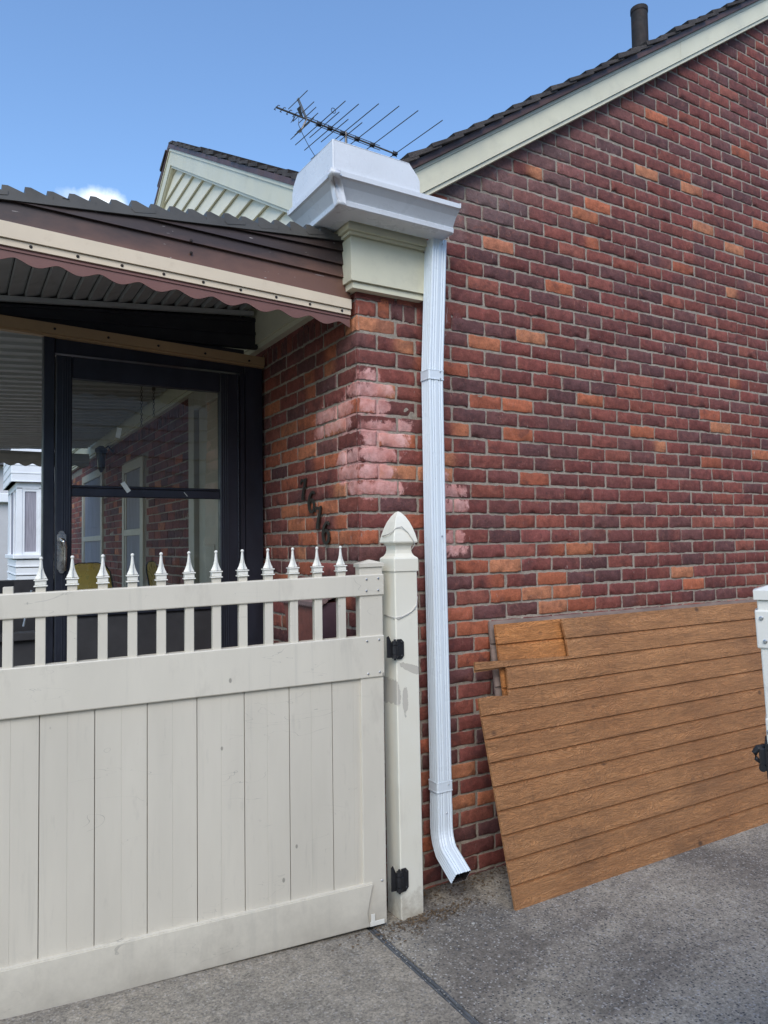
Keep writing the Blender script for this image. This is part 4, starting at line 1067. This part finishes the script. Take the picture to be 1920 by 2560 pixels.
tag(obj('cord', fix(bm), 'cord', None, True), 'thin grey cord looped around the gate post cap and shaft', 'cord')
for zc, z_h in ((1.070, .055), (.160, .062)):
    hg = link(bpy.data.objects.new('hinge', None)); hg.parent = post; hg.location = PF((-.056, -.058, zc)) - wloc(post)
    o = PF((0, 0, zc)); 
    bm = NB(); xl, xr_ = o.x - .052, o.x - .020; yf = o.y - .0545
    q = [(xl, -z_h * .72), (xr_ - .012, -z_h * .72), (xr_, -z_h * .5), (xr_, z_h * .5), (xr_ - .012, z_h * .72), (xl, z_h * .72)]
    prism(bm, [(u, v + zc) for u, v in q], yf - .004, yf, lambda u, v, d: Vector((u, d, v)))
    for v_ in (-.5, .5): screw(bm, (xr_ - .010, yf - .004, zc + v_ * z_h), (0, -1, 0), .005)
    obj('post_plate', fix(bm), 'iron', hg)
    bm = NB(); bx, by = o.x - .064, yf - .006
    for a, b in ((-.62, -.36), (-.32, .32), (.36, .62)): tube(bm, [(bx, by, zc + a * z_h), (bx, by, zc + b * z_h)], .012, 14)
    tube(bm, [(bx, by, zc - .75 * z_h), (bx, by, zc + .75 * z_h)], .005, 10)
    box(bm, (bx, by - .008, zc - .5 * z_h), (xl + .004, by + .008, zc + .3 * z_h), .002)
    obj('barrel', fix(bm), 'iron', hg)
    bm = NB(); q = [(-.032, -.55), (.004, -.6), (.010, .4), (-.012, .55), (-.024, 1.0), (-.032, .9)]
    prism(bm, [(bx + u, zc + v * z_h) for u, v in q], by + .006, by + .011, lambda u, v, d: Vector((u, d, v))); obj('gate_plate', fix(bm), 'iron', hg)

# ------------------------------------------------------------------ right gate leaf, standing open at the edge of the picture
RX = Vector((.515, -.857, 0)).normalized(); RYv = Vector((.857, .515, 0)).normalized(); R0 = Vector((.047, -1.722, 0))
def RF(c):
    t = c[2]; return R0 + RX * (c[0] - .040 * (t - 1.2)) + RYv * c[1] + Vector((0, 0, t - .004 * c[0]))
rg = empty('gate', tuple(R0 + RX * .5)[:2] + (.03,), 'open white gate leaf with a black latch at the right edge', 'gate')
def rpart(name, boxes, mat, bev=.003, par=None):
    bm = NB()
    for lo, hi in boxes: box(bm, lo, hi, bev, fr=RF, seg=2)
    return obj(name, bm, mat, par or rg)
rpart('stile', [((.004, .004, .03), (.093, .052, 1.355))], 'vinyl_white', .003)
rpart('stile', [((1.16, .004, .03), (1.25, .052, 1.355))], 'vinyl_white', .003)
bm = NB()
for a_, b_ in ((-.002, .099), (1.154, 1.256)):
    loft(bm, [[RF((x, y, z)) for x, y in ((x0, y0), (x1, y0), (x1, y1), (x0, y1))] for x0, x1, y0, y1, z in ((a_, b_, -.002, .058, 1.356), (a_, b_, -.002, .058, 1.376), ((a_ + b_) / 2 - .003, (a_ + b_) / 2 + .003, .025, .031, 1.393))])
pieces('stile_cap', fix(bm), 'vinyl_white', rg)
rpart('top_rail', [((-.002, .0, 1.250), (1.256, .054, 1.333))], 'vinyl_white')
rpart('middle_rail', [((.002, .0, .940), (1.256, .054, 1.100))], 'vinyl_white')
rpart('bottom_rail', [((.002, .0, .04), (1.256, .054, .20))], 'vinyl_white')
bm = NB()
for k in range(13): a = .093 + k * .0822; box(bm, (a + .0006, .014, .2), (a + .0816, .036, .94), .001, fr=RF)
obj('board_panel', bm, 'vinyl_board', rg)
for k in range(11):
    s = .18 + .0966 * k; rpart('picket', [((s - .0155, .012, 1.05), (s + .0155, .042, 1.36))], 'vinyl_white', .0015)
bm = NB()
for s, z in ((.010, 1.316), (.014, 1.266), (.007, 1.072), (.012, .955)): screw(bm, RF((s, -.001, z)), -RYv, .0045)
pieces('screw', bm, 'screw', rg)
lt = rpart('latch', [((-.001, -.0035, 1.033), (.10, .0, 1.046)), ((-.0005, -.0035, .974), (.10, .0, .987)), ((-.003, -.0035, .970), (.001, .056, 1.050))], 'iron', .001)
bm = NB()
tube(bm, [RF(p) for p in ((.0, .02, 1.034), (-.018, .012, 1.031), (-.024, .012, 1.022), (-.022, .012, 1.008), (-.014, .012, 1.000))], [.007, .0075, .0065, .005, .0028], 10)
box(bm, (-.016, .004, .990), (.0, .024, 1.034), .003, fr=RF); tube(bm, [RF((-.010, .0, .992)), RF((-.010, .03, .992))], .008, 10)
tube(bm, [RF(p) for p in ((-.002, .012, .99), (-.012, .012, .986), (-.014, .012, .993))], [.006, .005, .003], 8)
obj('catch', fix(bm), 'iron', lt)
bm = NB()
for s, z in ((.016, 1.0395), (.018, .9805)): screw(bm, RF((s, -.0045, z)), -RYv, .006)
pieces('bolt', bm, 'ventpipe', lt)

# ------------------------------------------------------------------ plywood siding sheets leaning on the wall
TL = .244
def sheet(name, outline, off, mat, label, th=.011, grooves=True, mats=None):
    """outline in (x, z) of the leaning plane; slatted by real grooves"""
    bm = NB(); nrm_ = Vector((0, -1, TL)).normalized()
    f = lambda u, v, d: Vector((u, -.35 + off + TL * v, v)) - nrm_ * d
    zs = sorted(set([min(v for _, v in outline)] + ([.086 + .0935 * k for k in range(11)] if grooves else []) + [max(v for _, v in outline)]))
    def spans(za):
        xs = []
        for i in range(len(outline)):
            (x0, z0), (x1, z1) = outline[i], outline[(i + 1) % len(outline)]
            if (z0 - za) * (z1 - za) < 0: xs.append(x0 + (x1 - x0) * (za - z0) / (z1 - z0))
        xs.sort(); return list(zip(xs[::2], xs[1::2]))
    # thin core
    prism(bm, outline, .0088 if grooves else 0, th, f)
    if grooves:
        cuts = sorted(set([z for _, z in outline]))
        for a, b in zip(zs[:-1], zs[1:]):
            lo, hi = a + (.0052 if a > zs[0] else 0), b - (.0052 if b < zs[-1] else 0)
            br = [lo] + [c for c in cuts if lo < c < hi] + [hi]
            for p, q in zip(br[:-1], br[1:]):
                for (xa, xb2), (xc, xd) in zip(spans(p + .0004), spans(q - .0004)):
                    nn_ = max(1, int((xb2 - xa) / .05)) if xb2 - xa < .5 else 12
                    bo = [(xa + (xb2 - xa) * i / nn_, p) for i in range(nn_ + 1)]; to = [(xc + (xd - xc) * i / nn_, q) for i in range(nn_ + 1)]
                    prism(bm, bo + to[::-1], 0, .0087, f)
    fix(bm)
    o = obj(name, bm, mat); tag(o, label, 'siding sheet', 'plywood siding sheets leaning on the wall'); return o
front = [(.508, .0), (.494, .805), (.495, .816), (.56, .819), (.662, .811), (.668, .85), (.677, .930), (.60, .926), (.499, .924), (.507, .967), (.60, .962), (.75, .957), (.95, .949), (1.062, .944), (1.066, 1.02), (1.059, 1.117), (2.93, 1.117), (2.945, .0)]
sheet('siding_sheet', front, 0, 't111', 'front grooved brown plywood sheet with notches cut at its left end')
mid = [(.652, .0), (.657, .803), (.675, 1.113), (2.90, 1.113), (2.90, 0)]
o = sheet('siding_sheet', mid, .030, 'ply_bright', 'bright tan plywood sheet showing through the front sheet notches')
sheet('siding_sheet', [(.64, .10), (.642, .80), (.672, 1.125), (2.82, 1.125), (2.82, .10)], .065, 'ply_grey', 'weathered grey plywood sheet at the back of the stack')
bm = NB(); 
for a, b, z, yy in ((.68, 2.90, 1.1175, .030), (1.07, 2.92, 1.1215, .0)):
    xb(bm, a, b, (z, z), (z + .0015, z + .0015), -.35 + yy + TL * 1.118 - .0005, -.35 + yy + TL * 1.118 + .0115)
bm.free()

# ------------------------------------------------------------------ TV antenna on a mast behind the roof corner
ant = empty('tv_antenna', (2.65, 5.03, 4.6), 'old aluminium television antenna on a mast above the roof', 'antenna')
a0, a1 = Vector((1.681, 4.921, 6.5)), Vector((3.399, 5.112, 6.5)); ax = (a1 - a0).normalized(); ay = Vector((-ax.y, ax.x, 0))
bp = lambda t: a0 + (a1 - a0) * t
bm = NB(); tube(bm, [bp(0), bp(1.01)], .011, 8); tube(bm, [bp(.24) + Vector((0, 0, .028)), bp(.86) + Vector((0, 0, .028))], .0045, 6); tube(bm, [bp(.30) - Vector((0, 0, .028)), bp(.86) - Vector((0, 0, .028))], .0045, 6)
pieces('boom', bm, 'antenna', ant)
bm = NB()
for t, L_, z in ((.998, .92, 0), (.790, .90, .0), (.655, .84, 0), (.53, .74, 0), (.425, .60, 0), (.335, .56, 0), (.46, .30, -.01), (.375, .33, .01), (.56, .34, -.01)):
    c = bp(t) + Vector((0, 0, z)); tube(bm, [c - ay * L_, c + ay * L_], .0055, 6)
for t, dz, L_ in ((.167, .19, .22), (.21, .075, .24), (.183, -.172, .22), (.24, -.04, .24), (.24, .05, .20), (.215, -.10, .22)):
    c = bp(t) + Vector((0, 0, dz)); tube(bm, [c - ay * L_, c + ay * L_], .005, 6)
pieces('element', bm, 'antenna', ant)
bm = NB()
for t in (.002, .046, .094, .143):
    c = bp(t); tube(bm, [c - ay * .05 + ax * .02, c - ay * .05, c + ay * .05, c + ay * .05 + ax * .02], .005, 6)
for sgn, e in ((1, (.167, .21)), (-1, (.183, -.19))):
    for sy in (-.012, .012): tube(bm, [bp(.235) + ay * sy, bp(e[0]) + ay * sy + Vector((0, 0, e[1]))], .007, 6)
pieces('reflector_arm', bm, 'antenna', ant)
bm = NB()
for t in (.998, .790, .655, .53, .425, .335):
    c = bp(t)
    for s in (-1, 1):
        tube(bm, [c + ax * s * .03 + Vector((0, 0, .035)), c, c + ax * s * .03 - Vector((0, 0, .035))], [.006, .013, .006], 6)
    box(bm, tuple(c - Vector((.028, .028, .018))), tuple(c + Vector((.028, .028, .018))), .003)
tri = [bp(.15) + Vector((0, 0, -.02)), bp(.12) + Vector((0, 0, -.10)), bp(.135) + Vector((0, 0, -.115))]
for base in ((.15, -1), (.20, 1)):
    c = bp(base[0]); q = [c - ay * .02, c + ay * .02 + Vector((0, 0, .0)), c + ay * .035 - ax * .05 + Vector((0, 0, base[1] * .10)), c - ay * .035 - ax * .05 + Vector((0, 0, base[1] * .10))]
    A_ = [bm.verts.new(p) for p in q]; B_ = [bm.verts.new(p + Vector((0, 0, .004))) for p in q]; bm.faces.new(A_); bm.faces.new(B_[::-1])
    for k in range(4): bm.faces.new((A_[k], A_[(k + 1) % 4], B_[(k + 1) % 4], B_[k]))
pieces('insulator', bm, 'antblack', ant)
bm = NB(); c = bp(.558); tube(bm, [c + Vector((0, 0, .03)), Vector((c.x, c.y, 4.5))], .017, 10)
obj('mast', bm, 'antenna', ant)
bm = NB(); p0 = bp(.2) + Vector((0, 0, -.19)); p1 = bp(.55) + Vector((0, 0, -.45))
pts = [p0 + (p1 - p0) * t + Vector((0, 0, -.12 * math.sin(math.pi * t) * (1 - t) - .10 * math.sin(math.pi * t))) for t in [k / 12 for k in range(13)]]
tube(bm, [bp(.175), bp(.17) + Vector((0, 0, -.10)), p0] + pts, .004, 5)
c = bp(.385) - ay * .22 + Vector((0, 0, .03)); c = bp(.34) + ay * -.30
tube(bm, [c + ax * .03 * math.cos(a) + Vector((0, 0, .03 * math.sin(a) + .02)) for a in [2 * math.pi * k / 12 for k in range(13)]], .004, 5)
obj('cable', bm, 'antblack', ant)

# ------------------------------------------------------------------ next house beyond the porch, its bay window, a black fence
nb = empty('neighbour_house', (.5, 13, 0), 'white sided house with a bay window seen beyond the porch', 'house')
bm = NB(); box(bm, (.35, 12.6, 0), (9, 20, 3.3)); obj('wall', bm, 'farbrick', nb)
bm = NB(); prism(bm, [(12.2, 3.3), (20.4, 3.3), (16.3, 5.6)], .1, 9.4, lambda u, v, d: Vector((d, u, v))); obj('roof', bm, 'plainroof', nb)
bm = NB(); X0_, X1_, Yb = -.46, .36, 12.0
for k in range(9): z0 = .0 + k * .145; q = [(Yb, z0), (Yb + .012, z0 + .144), (Yb + 2.2, z0 + .144), (Yb + 2.2, z0)]; box(bm, (X0_, Yb - .012 + .0, z0), (X1_, Yb + 2.2, z0 + .13), 0); box(bm, (X0_ - .012, Yb - .024, z0 + .003), (X1_, Yb + 2.2, z0 + .022), 0)
box(bm, (X0_ - .05, Yb - .06, 1.31), (X1_, Yb + 2.2, 1.385), .01); box(bm, (X0_ - .09, Yb - .09, 2.70), (X1_, Yb + 2.2, 3.3), .01)
for k in range(4): box(bm, (X0_ - .10, Yb - .10, 2.70 + k * .15), (X1_, Yb + 2.2, 2.715 + k * .15), 0)
box(bm, (X0_, Yb, 2.58), (X1_, Yb + 2.2, 2.70), 0)
for x0, x1 in ((X0_, X0_ + .10), (-.09, -.0), (.28, .36)): box(bm, (x0, Yb, 1.38), (x1, Yb + .06, 2.6), .004)
box(bm, (X0_ + .002, Yb + .062, 1.381), (X0_ + .06, Yb + .12, 2.6), .004); box(bm, (X0_, Yb + .62, 1.38), (X0_ + .06, Yb + .72, 2.6), .004); box(bm, (X0_, Yb + 1.6, 1.38), (X0_ + .06, Yb + 2.2, 2.6), .004)
obj('bay', bm, 'whitepaint', nb)
bm = NB(); box(bm, (X0_ + .02, Yb + .03, 1.387), (X1_ - .01, Yb + 1.9, 2.579)); wn = obj('window', bm, 'curtain', nb)
bm = NB()
for x0, x1 in ((X0_ + .10, X0_ + .14), (-.13, -.09)): box(bm, (x0, Yb + .01, 1.385), (x1, Yb + .05, 2.58), .003)
for z in (1.385, 2.53): box(bm, (X0_ + .10, Yb + .012, z), (-.09, Yb + .05, z + .05), .003)
box(bm, (X0_ + .012, Yb + .10, 1.385), (X0_ + .05, Yb + .15, 2.58), .003); box(bm, (X0_ + .012, Yb + .36, 1.385), (X0_ + .05, Yb + .40, 2.58), .003)
obj('frame', bm, 'whitepaint', wn)
fh = empty('far_house', (-4, 24, 0), 'distant pale house at the far left edge behind the white bay', 'house')
bm = NB(); box(bm, (-6, 24, 0), (.2, 30, 4.2)); obj('wall', bm, 'siding', fh)
bm = NB(); box(bm, (-1.6, 23.9, 1.0), (-.8, 23.95, 2.4), .02); box(bm, (-6.1, 23.8, 3.0), (.2, 23.98, 3.3), .02); obj('window', bm, 'whitepaint', fh)
bm = NB(); prism(bm, [(23.6, 4.2), (30.4, 4.2), (27, 6.2)], -6.3, .5, lambda u, v, d: Vector((d, u, v))); obj('roof', bm, 'plainroof', fh)
fen = empty('fence', (-1.6, 9.5, 0), 'low black panel fence between the porch and the next house', 'fence')
bm = NB(); box(bm, (-3.6, 9.5, 0), (-.05, 9.54, 1.03), .005); obj('panel', bm, 'blackmatte', fen)
bm = NB(); tube(bm, [(-1.03, 3.0, .95), (-.98, 3.0, 1.2)], .008, 6) ; tag(obj('white_rod', bm, 'whitepaint'), 'thin white rod leaning inside the porch behind the gate', 'rod')

# ------------------------------------------------------------------ house across the driveway (mirrored in the storm door glass)
oh = empty('opposite_house', (-1, -6.0, 0), 'pale grey lap sided house across the driveway, mirrored in the door glass', 'house')
bm = NB(); k = 0
while k * .2 < 3.9: box(bm, (-5.2, -14, k * .2), (9, -6.0 + .0, k * .2 + .19)); box(bm, (-5.2, -14, k * .2), (9, -5.975, k * .2 + .02)); k += 1
obj('wall', bm, 'siding', oh)
bm = NB(); prism(bm, [(-5.6, 3.9), (-14.4, 3.9), (-10, 6.2)], -5.5, 9.3, lambda u, v, d: Vector((d, u, v))); obj('roof', bm, 'plainroof', oh)
bm = NB()
for xx in (-1.5, 2.8): box(bm, (xx, -6.0, 1.2), (xx + 1.1, -5.95, 2.5), .005)
wn = obj('window', bm, 'whitepaint', oh)
bm = NB()
for xx in (-1.5, 2.8): box(bm, (xx + .08, -5.96, 1.28), (xx + 1.02, -5.945, 2.42))
obj('pane', bm, 'darkglass', wn)

# ------------------------------------------------------------------ litter and pebbles on the concrete
random.seed(5)
bm = NB()
def flake(bm, x, y, z, s):
    a = random.uniform(0, 6.28); t = random.uniform(-.5, .5); q = []
    for (u, v) in ((-1, 0), (-.3, .45), (.6, .3), (1, 0), (.5, -.35), (-.4, -.4)):
        q.append(Vector((x + s * (u * math.cos(a) - v * math.sin(a)), y + s * (u * math.sin(a) + v * math.cos(a)), z + s * (abs(v) * .8 + u * t * .4) + s * .25)))
    bm.faces.new([bm.verts.new(p) for p in q])
for i in range(330):
    x = .10 + random.gauss(.05, .14); y = -.17 - abs(random.gauss(0, .055)); s = random.uniform(.003, .009); flake(bm, x, y, .002, s)
for i in range(260):
    x = random.uniform(.15, .95); y = -abs(random.gauss(0, .07)) - .005; flake(bm, x, y, .002, random.uniform(.003, .009))
for i in range(60):
    a = random.uniform(-.9, 2.6); flake(bm, a, -.2 - random.random() * 1.3, .001, random.uniform(.002, .006))
for i in range(60):                                             # twigs and stems by the post foot
    x = .12 + random.gauss(.03, .10); y = -.19 - abs(random.gauss(0, .04)); a = random.uniform(0, 3.14); L_ = random.uniform(.01, .03)
    tube(bm, [(x, y, .002), (x + L_ * .5 * math.cos(a), y + L_ * .5 * math.sin(a), .005), (x + L_ * math.cos(a + .3), y + L_ * math.sin(a + .3), .002)], .0007, 4)
for v in bm.verts: pass
struct(obj('litter', bm, 'leaf'), 'stuff')
bm = NB()
def peb(bm, x, y, s):
    r = bmesh.ops.create_icosphere(bm, subdivisions=1, radius=s)
    sx, sy, sz = random.uniform(.8, 1.3), random.uniform(.7, 1.1), random.uniform(.45, .7)
    for v in r['verts']: v.co = Vector((x + v.co.x * sx, y + v.co.y * sy, s * .35 + v.co.z * sz))
for i in range(70): peb(bm, random.uniform(.05, .9), -.2 - abs(random.gauss(0, .16)), random.uniform(.0015, .004))
peb(bm, .30, -.34, .009)
for i in range(90): peb(bm, -.055 + random.gauss(0, .018), -.2 - random.random() * .7, random.uniform(.0012, .003))
for i in range(60): peb(bm, random.uniform(-1.2, 2.5), -.25 - random.random() * 1.4, random.uniform(.0012, .003))
struct(obj('gravel', bm, 'pebble', None, True), 'stuff')
